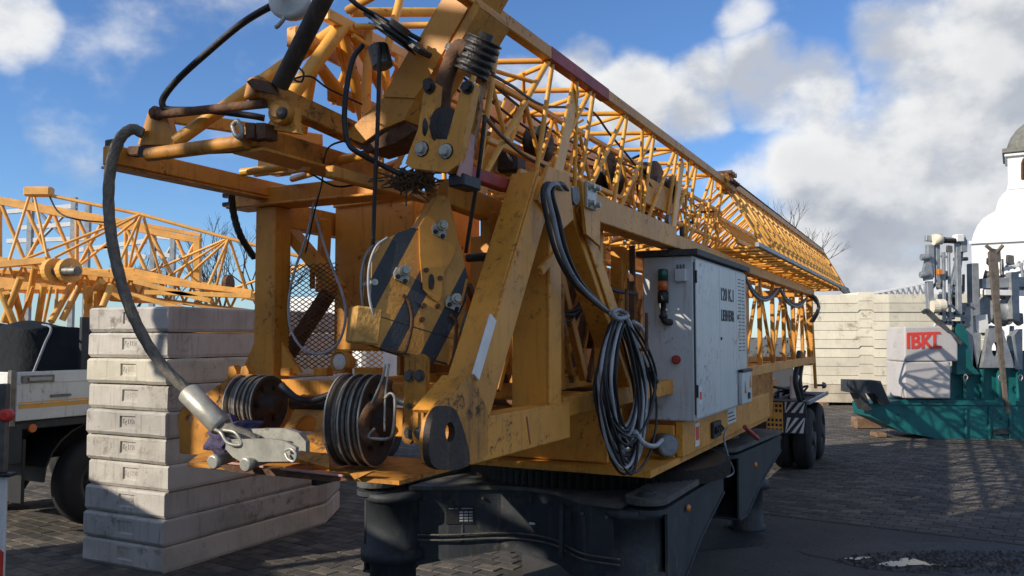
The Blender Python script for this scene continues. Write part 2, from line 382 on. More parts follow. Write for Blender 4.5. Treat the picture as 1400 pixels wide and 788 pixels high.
# ---------------- ground ----------------
def ground_mat(name,kind):
    m=bpy.data.materials.new(name); m.use_nodes=True; nt=m.node_tree; N=nt.nodes; L=nt.links; b=N['Principled BSDF']
    geo=N.new('ShaderNodeNewGeometry')
    def noise(s,d=6,r=.62):
        n=N.new('ShaderNodeTexNoise'); n.inputs['Scale'].default_value=s; n.inputs['Detail'].default_value=d; n.inputs['Roughness'].default_value=r; L.new(geo.outputs['Position'],n.inputs['Vector']); return n.outputs['Fac']
    def ramp(x,pts):
        n=N.new('ShaderNodeValToRGB'); e=n.color_ramp.elements
        while len(e)<len(pts): e.new(.5)
        for i,(p,cl) in enumerate(pts): e[i].position=p; e[i].color=(*cl,1)
        L.new(x,n.inputs[0]); return n.outputs[0]
    def mix(f,a,bb,mode='MIX'):
        n=N.new('ShaderNodeMix'); n.data_type='RGBA'; n.blend_type=mode
        if isinstance(f,float): n.inputs['Factor'].default_value=f
        else: L.new(f,n.inputs['Factor'])
        L.new(a,n.inputs['A']); L.new(bb,n.inputs['B']); return n.outputs['Result']
    if kind=='asphalt':
        base=ramp(noise(.9,5),[(.3,(.056,.051,.045)),(.7,(.094,.087,.076))])
        grit=ramp(noise(95,3),[(.35,(.55,.55,.55)),(.7,(1.35,1.35,1.35))])
        col=mix(1.0,base,grit,'MULTIPLY'); rough=.85; bs=110; bd=.01
    elif kind=='paver':
        info=N.new('ShaderNodeObjectInfo')
        base=ramp(noise(.6,5),[(.3,(.070,.063,.053)),(.7,(.130,.117,.097))])
        pc=N.new('ShaderNodeAttribute'); pc.attribute_name='tone'; tn=ramp(pc.outputs['Fac'],[(0,(.62,.62,.63)),(.5,(.95,.94,.92)),(1,(1.45,1.40,1.32))]); base=mix(1.0,base,tn,'MULTIPLY')
        rnd=ramp(noise(7.5,2,.5),[(.3,(.7,.7,.7)),(.7,(1.25,1.22,1.2))])
        col=mix(1.0,base,rnd,'MULTIPLY')
        grit=ramp(noise(80,3),[(.35,(.7,.7,.7)),(.7,(1.2,1.2,1.2))]); col=mix(1.0,col,grit,'MULTIPLY'); rough=.85; bs=90; bd=.008
    elif kind=='wet':
        base=ramp(noise(5,6),[(.35,(.012,.012,.012)),(.7,(.04,.038,.034))])
        grit=ramp(noise(55,4),[(.4,(.4,.4,.4)),(.7,(1.8,1.7,1.5))]); col=mix(1.0,base,grit,'MULTIPLY'); rough=.6; bs=50; bd=.012
    elif kind=='far':
        col=ramp(noise(.05,6),[(.3,(.10,.10,.085)),(.7,(.16,.15,.12))]); rough=.95; bs=5; bd=.02
    else:
        col=ramp(noise(6,5),[(.3,(.03,.027,.022)),(.7,(.06,.055,.045))]); rough=.95; bs=60; bd=.01
    L.new(col,b.inputs['Base Color']); b.inputs['Roughness'].default_value=rough
    bp=N.new('ShaderNodeBump'); bp.inputs['Strength'].default_value=.8; bp.inputs['Distance'].default_value=bd; L.new(noise(bs,4),bp.inputs['Height']); L.new(bp.outputs[0],b.inputs['Normal'])
    return m
for k in ('asphalt','paver','wet','far','joint'): M['g_'+k]=ground_mat(k+'_surface',k)
def flat(name,pts,z,mt):
    bm=bmesh.new(); bm.faces.new([bm.verts.new((x,y,z)) for x,y in pts]); return struct(name,bm,mt)
flat('ground',[(-900,-300),(900,-300),(900,1500),(-900,1500)],-.012,'g_far')
flat('yard_bedding',[(-40,-30),(60,-30),(60,70),(-40,70)],-.008,'g_joint')
ASPH=[(.1,12.62),(2.94,10.7),(5.41,9.03),(16,1.87),(16,-8),(.1,-8)]
flat('asphalt',ASPH,.004,'g_asphalt')
# pavers: rows parallel to the asphalt edge; individually built where they show largest
def in_poly(x,y,P):
    r=False; n=len(P)
    for i in range(n):
        x1,y1=P[i]; x2,y2=P[(i+1)%n]
        if (y1>y)!=(y2>y) and x<(x2-x1)*(y-y1)/(y2-y1)+x1: r=not r
    return r
def build_pavers():
    ed=Vector((2.47,-1.67)).normalized(); nd=Vector((-ed.y,ed.x)); o0=Vector((2.94,10.7))
    L,W,g=.24,.16,.007
    pav=bpy.data.objects.new('paving',None)
    bm=bmesh.new(); near=[]; rng=random.Random(3)
    for j in range(-95,150):
        for i in range(-75,90):
            s=(i+(.5 if j%2 else 0))*L; t=(j+.5)*W+.03
            p=o0+ed*(s+L/2)+nd*t
            if p.y<6.2 or p.y>27 : continue
            if abs(p.x)/p.y>.68: continue
            if in_poly(p.x,p.y,ASPH) : continue
            if abs(p.x-.1)<.14 and p.y<12.7: continue
            near.append((p.y,p,rng.uniform(-.003,.003),rng.uniform(-.012,.012),rng.uniform(-.012,.012)))
    # what is hidden below the machines is left to the joined mesh
    def vis(p):
        px=700+F_PX*p.x/p.y; py=460+2.2*F_PX/p.y
        return py<788 and ((px>1010) or (px<110 and px>0) or (380<px<560)) 
    near.sort(key=lambda e:e[0]); own=[e for e in near if vis(e[1])][:300]; ids={id(e) for e in own}
    hl,hw,b=(L-g)/2,(W-g)/2,.008
    def pv(bm_,cx,cz,tx,ty):
        vs=[]
        for (hx,hy,z) in ((hl,hw,-.03),(hl,hw,-.006),(hl-b,hw-b,0)):
            for sx,sy in ((-1,-1),(1,-1),(1,1),(-1,1)):
                vs.append(bm_.verts.new((cx.x+ed.x*hx*sx+nd.x*hy*sy,cx.y+ed.y*hx*sx+nd.y*hy*sy,z+cz+(tx*sx*hx+ty*sy*hy))))
        for k in (0,4):
            for q_ in range(4): bm_.faces.new((vs[k+q_],vs[k+(q_+1)%4],vs[k+4+(q_+1)%4],vs[k+4+q_]))
        bm_.faces.new(vs[8:12])
    base=bmesh.new()
    for e in near:
        if id(e) in ids: continue
        pv(base,e[1],.004+e[2],e[3],e[4])
    me=bpy.data.meshes.new('paving'); base.to_mesh(me); base.free()
    nf=len(me.polygons); tones=[]
    for k in range(nf//9): tones+= [rng.random()**1.3]*9
    tones+= [.5]*(nf-len(tones)); at=me.attributes.new('tone','FLOAT','FACE'); at.data.foreach_set('value',tones)
    po=link('paving',me,'g_paver',None); po['kind']='structure'; ORG[po]=(Vector((0,0,0)),0)
    var=[]
    for k in range(7):
        one=bmesh.new(); pv(one,Vector((0,0)),0,rng.uniform(-.01,.01),rng.uniform(-.01,.01)); m1=bpy.data.meshes.new('paver'); one.to_mesh(m1); one.free(); m1.materials.append(M['g_paver'])
        at=m1.attributes.new('tone','FLOAT','FACE'); at.data.foreach_set('value',[(k/6)**1.3]*len(m1.polygons)); var.append(m1)
    for e in own:
        o=bpy.data.objects.new('paver',rng.choice(var)); COL.objects.link(o); o.parent=po; o.location=(e[1].x,e[1].y,.004+e[2]); ORG[o]=ORG[po]
build_pavers()
# border course of the paving along the asphalt
def build_border():
    ed=Vector((2.47,-1.67)).normalized(); nd=Vector((-ed.y,ed.x)); a=Vector((2.94,10.7))
    bm=bmesh.new()
    for i in range(-13,40):
        p0=a+ed*(i*.30+.01); p1=a+ed*(i*.30+.29)
        bm_beam(bm,(*(p0-nd*.02),-.02),(*(p1-nd*.02),-.02),.075,.065,bev=.006)
    o=struct('kerb_course',bm,'g_paver')
build_border()
def blob(name,cx,cy,rx,ry,z,mt,seed,rough=.18,n=64,rot=0.0):
    rg=random.Random(seed); ph=[rg.uniform(0,6.28) for _ in range(7)]
    pts=[]
    for i in range(n):
        a=2*math.pi*i/n; r=1+sum(rough/(k+1)*math.sin((k+2)*a+ph[k]) for k in range(6))*.6
        x=rx*r*math.cos(a); y=ry*r*math.sin(a)
        pts.append((cx+x*math.cos(rot)-y*math.sin(rot),cy+x*math.sin(rot)+y*math.cos(rot)))
    return flat(name,pts,z,mt)
blob('wet_asphalt',4.65,8.38,1.75,.66,.008,'g_wet',5,.22,rot=-.10)
blob('wet_asphalt',1.95,9.3,.75,.55,.008,'g_wet',9,.25,rot=.3)
def water():
    m=bpy.data.materials.new('water_film'); m.use_nodes=True; b=m.node_tree.nodes['Principled BSDF']
    b.inputs['Base Color'].default_value=(.02,.02,.02,1); b.inputs['Roughness'].default_value=.03; b.inputs['Specular IOR Level'].default_value=.6; b.inputs['IOR'].default_value=1.33
    M['water']=m
water()
blob('puddle',3.8,8.28,.20,.13,.0125,'water',21,.5,rot=.2)
blob('puddle',4.22,8.2,.20,.05,.0125,'water',25,.5,rot=.1)
blob('puddle',3.42,8.45,.14,.04,.0125,'water',31,.5,rot=.1)
def grit():
    rg=random.Random(11); bm=bmesh.new()
    for _ in range(1500):
        a=rg.uniform(0,6.28); r=math.sqrt(rg.random()); x=4.6+1.45*r*math.cos(a); y=8.33+.42*r*math.sin(a); s=rg.uniform(.006,.02)
        if (x-3.8)**2/.05+(y-8.28)**2/.02<1 and rg.random()<.93: continue
        z=.012; d=rg.uniform(0,3.14)
        vs=[bm.verts.new((x+s*math.cos(d+k*2.1)*rg.uniform(.6,1.4),y+s*math.sin(d+k*2.1)*rg.uniform(.6,1.4),z)) for k in range(3)]; t=bm.verts.new((x,y,z+s*.6))
        for k in range(3): bm.faces.new((vs[k],vs[(k+1)%3],t))
    for _ in range(1600):
        x=rg.uniform(-6,9); y=rg.uniform(7,16); s=rg.uniform(.004,.014)
        vs=[bm.verts.new((x+s*math.cos(k*2.1),y+s*math.sin(k*2.1),.006)) for k in range(3)]; t=bm.verts.new((x,y,.006+s*.6))
        for k in range(3): bm.faces.new((vs[k],vs[(k+1)%3],t))
    o=struct('leaf_litter',bm,'straw'); o['kind']='stuff'
    M['grit']=mat('dark_grit',(.06,.05,.04),.8,0,.6,20,.3); o.data.materials[0]=M['grit']
grit()
# ---------------- the folded yellow tower crane ----------------
VR,VL=-1.9,-3.8
crane=thing('tower_crane','weathered yellow tower crane folded for transport on a charcoal chassis','crane',c(9,-2.85,0),CR)
# --- chassis ---
ZC=1.0
def zc(px,py): return q(px,py,Z=ZC)
body=[c(5.78,-3.55,ZC),c(6.05,-3.2,ZC),c(6.1,-2.85,ZC),c(6.05,-2.5,ZC),c(5.85,-2.15,ZC),c(5.85,-1.98,ZC),c(7.2,-2.0,ZC),c(7.7,-2.2,ZC),c(8.5,-2.2,ZC),c(9.2,-2.0,ZC),c(10.2,-2.0,ZC),
      c(10.2,-3.7,ZC),c(9.0,-3.5,ZC),c(8.5,-3.4,ZC),c(7.7,-3.4,ZC),c(7.0,-3.6,ZC),c(5.78,-3.75,ZC)]
chs=plate(crane,'chassis',body,(0,0,-.40),'chassis')
plate(chs,'top_plate',[p+Vector((0,0,.003)) for p in body],(0,0,.022),'chassis_top')
# front cross beam with arched lower edge
fr=[c(5.62,-3.72,.995),c(5.74,-3.45,.995),c(5.95,-3.1,.995),c(5.99,-2.85,.995),c(5.93,-2.6,.995),c(5.70,-2.3,.995),c(5.66,-2.0,.995)]
def arched():
    bm=bmesh.new(); bot=[.40,.46,.52,.52,.48,.42,.33]
    A=[bm.verts.new(p) for p in fr]; B=[bm.verts.new(Vector((p.x,p.y,z))) for p,z in zip(fr,bot)]
    A2=[bm.verts.new(p+Vector((0,.5,0))) for p in fr]; B2=[bm.verts.new(Vector((p.x,p.y+.5,z))) for p,z in zip(fr,bot)]
    for i in range(len(fr)-1):
        bm.faces.new((A[i],A[i+1],B[i+1],B[i])); bm.faces.new((A2[i+1],A2[i],B2[i],B2[i+1])); bm.faces.new((B[i],B[i+1],B2[i+1],B2[i])); bm.faces.new((A[i+1],A[i],A2[i],A2[i+1]))
    bm.faces.new((A[0],B[0],B2[0],A2[0])); bm.faces.new((A[-1],A2[-1],B2[-1],B[-1]))
    return frombm('cross_beam',bm,'chassis',crane)
xb=arched()
ft=[p+Vector((0,-.035,.006)) for p in fr]
plate(xb,'flange',ft+[p+Vector((0,.54,.006)) for p in reversed(fr)],(0,0,.028),'chassis_top')
for px in (637,771):
    p=q(px,715,U=5.86 if px<700 else 5.80); p.z=.97
    beam(xb,'stiffener',p+Vector((0,-.03,0)),Vector((p.x,p.y-.05,.58)),.03,.05,'chassis',up=(0,1,0))
beam(xb,'stiffener',q(800,715,U=5.72)+Vector((0,-.02,.06)),q(800,760,U=5.72),.03,.05,'chassis',up=(0,1,0))
fd=(fr[2]-fr[1]); fd.z=0; fd.normalize(); fn_=Vector((fd.y,-fd.x,0))
if fn_.y>0: fn_=-fn_
def onface(k,z,off=.004): return Vector((fr[1].x,fr[1].y,z))+fd*k+fn_*off
sgn=beam(xb,'data_plate',onface(-.02,.80),onface(.20,.80),.006,.135,'black',bev=.001)
for r in range(4):
    for k in range(3): beam(sgn,'data_field',onface(.085+k*.037,.825-r*.022,.0085),onface(.114+k*.037,.825-r*.022,.0085),.003,.012,'hose_pale',bev=0)
for a,b in ((0,.04),(.05,.07),(.10,.19)): beam(sgn,'data_line',onface(a,.853,.0085),onface(b,.853,.0085),.003,.006,'hose_pale',bev=0)
box(xb,'sticker',q(724,714,U=5.935),q(731,718,U=5.925),'white',0)
for k in range(9):
    t_=.06+k*.11; i_=min(int(t_*6),5); f_=t_*6-i_; p=fr[i_].lerp(fr[i_+1],f_); p=Vector((p.x,p.y-.012,.93)); lathe(xb,'flange_bolt',p,(0,-1,0),[(0,.014),(.012,.014),(.012,.008),(.02,.008)],'chassis_top',6)
for z in (.62,.66): cable(xb,'hydraulic_line',[fr[0]+Vector((0,-.03,z-1.0)),fr[1]+Vector((0,-.03,z-1.0)),fr[2]+Vector((0,-.035,z-.99)),fr[3]+Vector((0,-.035,z-.985)),fr[4]+Vector((0,-.035,z-.99)),fr[5]+Vector((0,-.03,z-1.0)),fr[6]+Vector((0,-.03,z-1.0))],.009,'steel_dark',6)
# corner columns with feet
def column(u,v,r=.21):
    o=lathe(crane,'corner_column',c(u,v,0),(0,0,1),[(0,r*1.0),(.05,r*1.0),(.05,r*.86),(.47,r*.86),(.47,r*1.2),(.55,r*1.2),(.56,r),(.93,r),(.93,r*1.12),(.985,r*1.12),(.985,r*.8)],'chassis',24,True)
    return o
FL=c(5.58,-3.86,0); FRR=c(5.86,-1.96,0)
for (u,v) in ((5.58,-3.86),(5.86,-1.98),(9.95,-2.0),(9.9,-3.75)): column(u,v)
# outrigger arms folded back along the chassis: each a plate pair with rounded end
def arm(u0,v0,u1,v1,zt=1.05,wd=.15,nm='outrigger_arm'):
    a=c(u0,v0,zt); b=c(u1,v1,zt); d=(b-a).normalized(); s=Vector((d.y,-d.x,0))
    def outline(z):
        P=[Vector((a.x,a.y,z))+(-d*math.cos(t)+s*math.sin(t))*wd for t in [R(x) for x in range(90,-91,-15)]]
        P=[Vector((a.x,a.y,z))+(-d*math.cos(t)*wd+s*math.sin(t)*wd) for t in [R(x) for x in range(-90,91,15)]]
        return P+[Vector((b.x,b.y,z))+s*wd*1.05,Vector((b.x,b.y,z))-s*wd*1.05]
    ar=plate(crane,nm,outline(zt-.02),(0,0,.045),'chassis_top')
    plate(ar,'lower_lug',outline(zt-.085),(0,0,.035),'chassis')
    lathe(ar,'pivot_pin',Vector((a.x,a.y,zt+.025)),(0,0,1),[(0,.075),(.012,.075),(.014,.05),(.03,.05),(.03,.03)],'chassis',20)
    # side web tapering away from the pivot
    for sg in (1,-1):
        e=s*wd*.96*sg
        pts=[Vector((a.x,a.y,zt-.09))+e+d*.02,Vector((b.x,b.y,zt-.03))+e,Vector((b.x,b.y,zt-.22))+e,Vector((a.x,a.y,0))+e+d*((b-a).length*.55)+Vector((0,0,.62)),Vector((a.x,a.y,.34))+e+d*.28,Vector((a.x,a.y,.34))+e+d*.02]
        wb=plate(ar,'side_web',pts,-e.normalized()*.02,'chassis')
    # lower flange following the web
    if True:
        P=[Vector((a.x,a.y,.34))+d*.02,Vector((a.x,a.y,.34))+d*.28,Vector((a.x,a.y,.62))+d*((b-a).length*.55),Vector((b.x,b.y,zt-.22))]
        for i in range(3): beam(ar,'lower_flange',P[i],P[i+1],wd*2.1,.02,'chassis',bev=.004)
    return ar
a1=arm(5.80,-1.86,7.55,-1.86)
a2=arm(5.50,-3.97,7.2,-3.75)
a3=arm(8.75,-1.98,10.6,-1.86)
a4=arm(9.6,-3.9,10.9,-3.9)

for (px,py,u,v) in ((940,695,6.35,-1.86+.16),(1032,636,9.4,-1.80+.16)):
    p=q(px,py,V=v); lathe(a1 if px<1000 else a3,'marker_lamp',p,(1,0,0),[(0,.03),(.008,.03),(.02,.02),(.024,.006)],'amber',14,True)
for px,py in ((957,628),(990,598)):
    p=q(px,py,Z=1.08); lathe(crane,'lock_disc',p,(0,0,1),[(0,.16),(.03,.16),(.03,.10),(.06,.10),(.06,.05)],'chassis_top',20)
# slewing ring with teeth
def slew():
    bm=bmesh.new(); cn=c(7.15,-2.75,1.03); n=110; rows=[]
    pr=[]
    for i in range(n*2):
        a=2*math.pi*i/(n*2); r=1.16 if (i%2) else 1.115
        pr.append((math.cos(a)*r,math.sin(a)*r))
    A=[bm.verts.new(cn+Vector((x,y,0))) for x,y in pr]; B=[bm.verts.new(cn+Vector((x,y,.12))) for x,y in pr]
    for i in range(len(A)): bm.faces.new((A[i],A[(i+1)%len(A)],B[(i+1)%len(A)],B[i]))
    bm.faces.new(A); bm.faces.new(B); return frombm('slewing_ring',bm,'grease',crane)
slew()
# --- slewing platform ---
ZD=1.20
deck=plate(crane,'deck',[c(5.80,-1.83,ZD),c(5.80,-3.45,ZD),c(6.4,-3.9,ZD),c(10.4,-3.9,ZD),c(10.4,-1.83,ZD)],(0,0,.05),'yellow')
box(deck,'side_skirt',c(6.55,-1.86,ZD+.05),c(10.38,-1.80,1.53),'yellow')
box(deck,'back_skirt',c(6.50,-2.3,ZD+.05),c(6.54,-1.86,1.50),'yellow')
box(deck,'left_skirt',c(6.0,-3.85,ZD+.05),c(10.38,-3.78,1.75),'yellow')
box(deck,'machine_housing',c(6.7,-3.3,ZD+.05),c(10.2,-2.35,1.72),'yellow')
box(deck,'shade_box',c(10.45,-3.4,.95),c(13.6,-2.3,1.70),'yellow_worn',.02)  # box added below the frame to stop sun reaching the ground
for k,u in enumerate((5.95,6.25)): beam(deck,'rib',c(u,-3.3,ZD+.25),c(u,-2.2,ZD+.25),.03,.38,'yellow')
box(deck,'gear_motor',c(6.02,-2.62,ZD+.05),c(6.4,-2.3,1.62),'grease',.03)
lathe(deck,'motor_case',c(6.2,-2.95,ZD+.05),(0,0,1),[(0,.14),(.25,.14),(.27,.10),(.42,.10),(.44,.04)],'steel_dark',18,True)
box(deck,'locker',c(8.9,-1.86,1.53),c(9.35,-1.80,1.78),'yellow',.004)
for z0,z1,u0,u1,mt in ((1.29,1.48,6.92,7.05,'white'),(1.36,1.50,8.12,8.5,'white')):
    st=box(deck,'sticker',c(u0,-1.8,z0),c(u1,-1.797,z1),mt,0)
    if u0<7: 
        box(st,'sticker_print',c(u0+.015,-1.797,z0+.05),c(u1-.015,-1.795,z1-.03),'red_bright',0)
    else:
        for r in range(3): box(st,'sticker_print',c(u0+.03,-1.797,z0+.025+r*.035),c(u1-.03-r*.05,-1.795,z0+.037+r*.035),'dark_print',0)
box(deck,'socket_box',c(7.45,-1.80,1.30),c(7.75,-1.77,1.44),'black',.006)
for k in range(3): lathe(deck,'socket',c(7.51+k*.09,-1.77,1.37),(1,0,0),[(0,.032),(.02,.032),(.02,.018),(.035,.016)],'black',12)
def horn(u,v,z,ax=(.15,-1,0)):
    o=lathe(deck,'floodlight',c(u,v,z),ax,[(-.18,.05),(-.10,.085),(.02,.092),(.03,.085)],'steel_dark',18,True); 
    lathe(o,'lens',c(u,v,z)+Vector(ax).normalized()*.031,ax,[(0,.078),(.006,.07)],'hose_grey',18); return o
horn(6.38,-1.88,ZD+.16,(.75,-.7,0)); 
lathe(deck,'cable_gland',c(6.3,-2.15,ZD+.17),(.4,-.5,0),[(-.15,.09),(.05,.095),(.07,.06)],'black',16,True)
# --- transport frame ---
frame=thing  # (alias unused)
sill=beam(crane,'sill',c(3.25,VR,1.735),c(4.36,VR,1.735),.13,.20)
beam(sill,'red_mark',c(3.84,VR+.066,1.66),c(3.80,VR+.066,1.80),.004,.012,'red',up=(0,1,0),bev=0)
beam(crane,'sill',c(4.36,VR-.02,1.80),c(15.2,VR-.02,1.80),.10,.11)
beam(crane,'sill',c(4.1,VL,1.78),c(15.2,VL,1.78),.12,.2)
beam(crane,'inner_rail',c(4.2,-2.45,1.86),c(13,-2.45,1.86),.07,.09)
beam(crane,'inner_rail',c(4.2,-3.1,1.90),c(13,-3.1,1.90),.07,.09)
# shutter-like cross tubes inside the frame
for i in range(22): tube(crane,'cross_tube',c(4.55+i*.45,-3.75,1.80),c(4.55+i*.45,-1.95,1.80),.018,'rust' if i%3==0 else 'yellow_tube',8)
post=beam(crane,'post',c(4.19,VR-.06,1.80),c(4.19,VR-.06,2.95),.21,.20,'yellow',up=(0,1,0))
beam(post,'web',c(4.10,VR+.056,1.84),c(4.10,VR+.056,2.90),.02,.03,'yellow',up=(0,1,0))
beam(post,'bracket',q(738,372,V=VR+.07),q(762,345,V=VR+.07),.03,.05,'yellow')
# front diagonal of the A frame
dg=beam(crane,'diagonal',c(3.30,VR-.02,1.86),c(4.02,VR-.02,3.02),.15,.17)
beam(dg,'edge_plate',c(3.32,VR+.063,1.88),c(4.02,VR+.063,2.99),.016,.19,'yellow')
beam(dg,'wear_strip',q(650,516,V=VR+.08),q(674,434,V=VR+.08),.012,.06,'white',bev=.002)
dr=beam(crane,'diagonal',c(4.56,VR-.06,2.98),c(5.62,VR-.06,1.88),.15,.17)
beam(dr,'edge_plate',c(4.60,VR+.025,2.98),c(5.66,VR+.025,1.88),.015,.12,'yellow')
# head lugs and roller between the two diagonals
for s in (-.09,.07):
    plate(crane,'head_lug',[c(3.88,VR+s,2.90),c(4.02,VR+s,3.10),c(4.30,VR+s,3.10),c(4.36,VR+s,2.86),c(4.2,VR+s,2.78)],Vector((.02,0,0)),'yellow')
plate(crane,'head_lug',[c(4.50,VR+.06,3.10),c(4.82,VR+.06,3.06),c(4.80,VR+.06,2.75),c(4.58,VR+.06,2.80)],Vector((.02,0,0)),'yellow')
rl=tube(crane,'head_roller',c(4.40,VR-.12,3.00),c(4.40,VR+.09,3.00),.055,'steel_dark',16)
br=box(crane,'keeper_plate',c(4.55,VR+.08,2.95),c(4.70,VR+.10,3.11),'steel',.004)
for k in range(4): bolt(br,c(4.58+(k%2)*.09,VR+.10,2.98+(k//2)*.10),(1,0,0),.016,.035,'steel')
tb=beam(crane,'top_beam',c(4.62,VR,2.985),c(6.55,VR,2.985),.14,.17)
beam(crane,'top_beam',c(6.55,VR,2.965),c(15.1,VR,2.935),.11,.11)
beam(tb,'drop_post',c(6.44,VR-.38,2.92),c(6.44,VR-.38,1.85),.10,.12,'yellow',up=(0,1,0))
lathe(tb,'lifting_eye',c(6.55,VR,3.13),(1,0,0),[(-.015,.045),(.015,.045)],'steel_dark',16)
tube(tb,'vent_stub',c(6.95,VR,3.02),c(6.95,VR,3.12),.02,'black',8)
beam(crane,'top_beam',c(4.1,VL,2.985),c(15.1,VL,2.935),.12,.16)
# side lattice between top beam and sill, right and left side
def side_lattice(v,u0,u1,n,mt='yellow'):
    du=(u1-u0)/n
    for i in range(n):
        a=u0+i*du
        beam(crane,'side_post',c(a,v,1.84),c(a,v,2.90),.05,.06,mt,up=(0,1,0),bev=.004)
        beam(crane,'side_brace',c(a,v-.01,1.86) if i%2 else c(a,v-.01,2.90),c(a+du,v-.01,2.90) if i%2 else c(a+du,v-.01,1.86),.035,.045,mt,bev=.003)
side_lattice(VR-.02,6.9,15.0,9); side_lattice(VL,4.9,15.0,9)
for u,z0,z1,v in ((5.05,1.85,2.9,-2.2),(5.3,1.85,2.95,-2.02),(5.75,1.85,2.92,-2.2),(6.1,1.85,2.92,-2.3),(4.75,1.85,2.8,-2.3)):
    beam(crane,'inner_post',c(u,v,z0),c(u,v,z1),.05,.06,'yellow',up=(0,1,0),bev=.004)
for (a,b) in ((c(4.6,-2.3,1.9),c(5.3,-2.3,2.9)),(c(5.0,-2.25,2.9),c(5.6,-2.25,1.9)),(c(5.5,-2.4,1.9),c(6.2,-2.4,2.9)),(c(4.4,-2.2,2.3),c(4.9,-2.2,1.9)),(c(6.2,-2.4,2.9),c(6.9,-2.4,1.9))):
    beam(crane,'inner_brace',a,b,.05,.07,'yellow',bev=.004)
rg=random.Random(33)
for k in range(16):
    u=rg.uniform(4.4,6.5); v=rg.uniform(-2.5,-2.05); du=rg.choice((-.5,-.35,.35,.5,.0)); z0=rg.choice((1.88,1.88,2.2)); z1=rg.choice((2.9,2.9,2.5))
    beam(crane,'inner_brace',c(u,v,z0),c(u+du,v,z1),.035,.04,rg.choice(('yellow','yellow_worn','rust')),bev=.003)
for k in range(14): tube(crane,'ladder_rung',c(5.75,-2.2,1.92+k*.07),c(5.95,-2.2,1.92+k*.07),.008,'yellow_tube',6)
for k in range(6): cable(crane,'inner_hose',[c(4.5+k*.1,-2.3,2.9),c(4.8+k*.15,-2.25-.03*k,2.5-.05*k),c(5.2+k*.1,-2.2,2.3+.05*k),c(5.8+k*.1,-2.3,2.6)],.012,'black',6)
# inner panels, some added to keep sun off cabinet and paving
for k,(u0,u1,v,z0,z1) in enumerate(((6.4,7.1,-3.0,1.9,2.8),(7.2,8.75,-3.0,1.9,2.9),(8.95,10.7,-3.0,1.9,2.9),(10.8,13.1,-3.0,1.9,2.9),(13.2,14.8,-2.9,1.9,2.9),(4.95,6.3,-2.62,2.0,3.0),(5.4,9.0,-3.7,1.9,2.95),(9.4,14.5,-3.72,2.1,2.85))):
    box(crane,'inner_panel',c(u0,v-.02,z0),c(u1,v+.02,z1),'yellow_worn')
lathe(crane,'rope_drum',c(5.9,-2.9,2.35),(1,0,0),[(-.4,.42),(-.37,.42),(-.37,.3),(.37,.3),(.37,.42),(.4,.42)],'rust',28)
lathe(crane,'rope_drum',c(7.0,-2.7,2.35),(1,0,0),[(-.3,.36),(-.27,.36),(-.27,.26),(.27,.26),(.27,.36),(.3,.36)],'rust',28)
for i in range(12): tube(crane,'spindle',c(5.15+i*.10,-2.9,1.95),c(5.15+i*.10,-2.35,1.95),.014,'yellow_tube',6)
# lattice added along the far side to break up sun on the paving
cj=box(crane,'shade_lattice_plate',c(7.0,-3.42,3.02),c(16.3,-3.38,3.36),'yellow_worn')
for v in (-3.65,-3.15):
    for z in (3.0,3.5): beam(crane,'shade_lattice_chord',c(6.8,v,z),c(16.5,v,z),.05,.05,'yellow_tube')
for i in range(26):
    a=6.85+i*.37
    for v in (-3.65,-3.15): tube(crane,'shade_lattice_brace',c(a,v,3.0),c(a+.19,v,3.5),.016,n=8); tube(crane,'shade_lattice_brace',c(a+.19,v,3.5),c(a+.37,v,3.0),.016,n=8)
# rear end posts
for v in (VR-.02,VL): 
    beam(crane,'end_post',c(15.05,v,1.72),c(15.05,v,2.95),.10,.12,'yellow',up=(0,1,0))
    beam(crane,'end_brace',c(15.1,v+.01,2.90),c(15.55,v+.01,1.3),.05,.06,'yellow')
beam(crane,'end_beam',c(15.05,VL,2.93),c(15.05,VR,2.93),.1,.12); beam(crane,'end_beam',c(15.05,VL,1.78),c(15.05,VR,1.78),.1,.14)
# --- front of the frame ---
lp=beam(crane,'post',c(4.10,VL+.02,1.92),c(4.10,VL+.02,3.02),.165,.15,'yellow',up=(0,1,0))
for sx,pp in ((-1,[(330,510),(347,470),(347,510)]),(1,[(385,468),(412,510),(385,510)])):
    plate(lp,'gusset',[q(x,y,U=4.04) for x,y in pp],Vector((0,.02,0)),'yellow')
ftb=beam(crane,'front_top_beam',c(4.10,-4.08,3.085),c(4.10,-2.72,3.085),.16,.12)
beam(ftb,'flange',c(4.08,-4.08,3.03),c(4.08,-2.72,3.03),.20,.016)
for z in (3.055,3.115):
    plate(ftb,'fork_lug',[c(4.04,-4.06,z),c(4.04,-4.17,z),c(4.08,-4.20,z),c(4.14,-4.17,z),c(4.14,-4.06,z)],Vector((0,0,.022)),'grease')
fbb=beam(crane,'front_bottom_beam',c(4.05,-3.85,1.885),c(4.05,-2.55,1.885),.12,.10)
beam(crane,'front_bottom_beam',c(4.12,-3.85,1.70),c(4.12,-2.0,1.70),.10,.16)
for (a,b) in ((383,402),(428,452),(484,520)): box(fbb,'pad',q(a,512,U=4.02)+Vector((0,0,-.01)),q(b,503,U=4.06)+Vector((0,.03,.0)),'yellow',.004)
lm=lathe(fbb,'work_lamp',q(465,495,U=3.98),(0,-1,.05),[(-.09,.045),(-.05,.062),(.012,.066),(.016,.058),(.004,.054)],'yellow_worn',22,True)
lathe(lm,'lamp_glass',q(465,495,U=3.975),(0,-1,.05),[(0,.052),(.012,.045),(.018,.02)],'lamp',22,True)
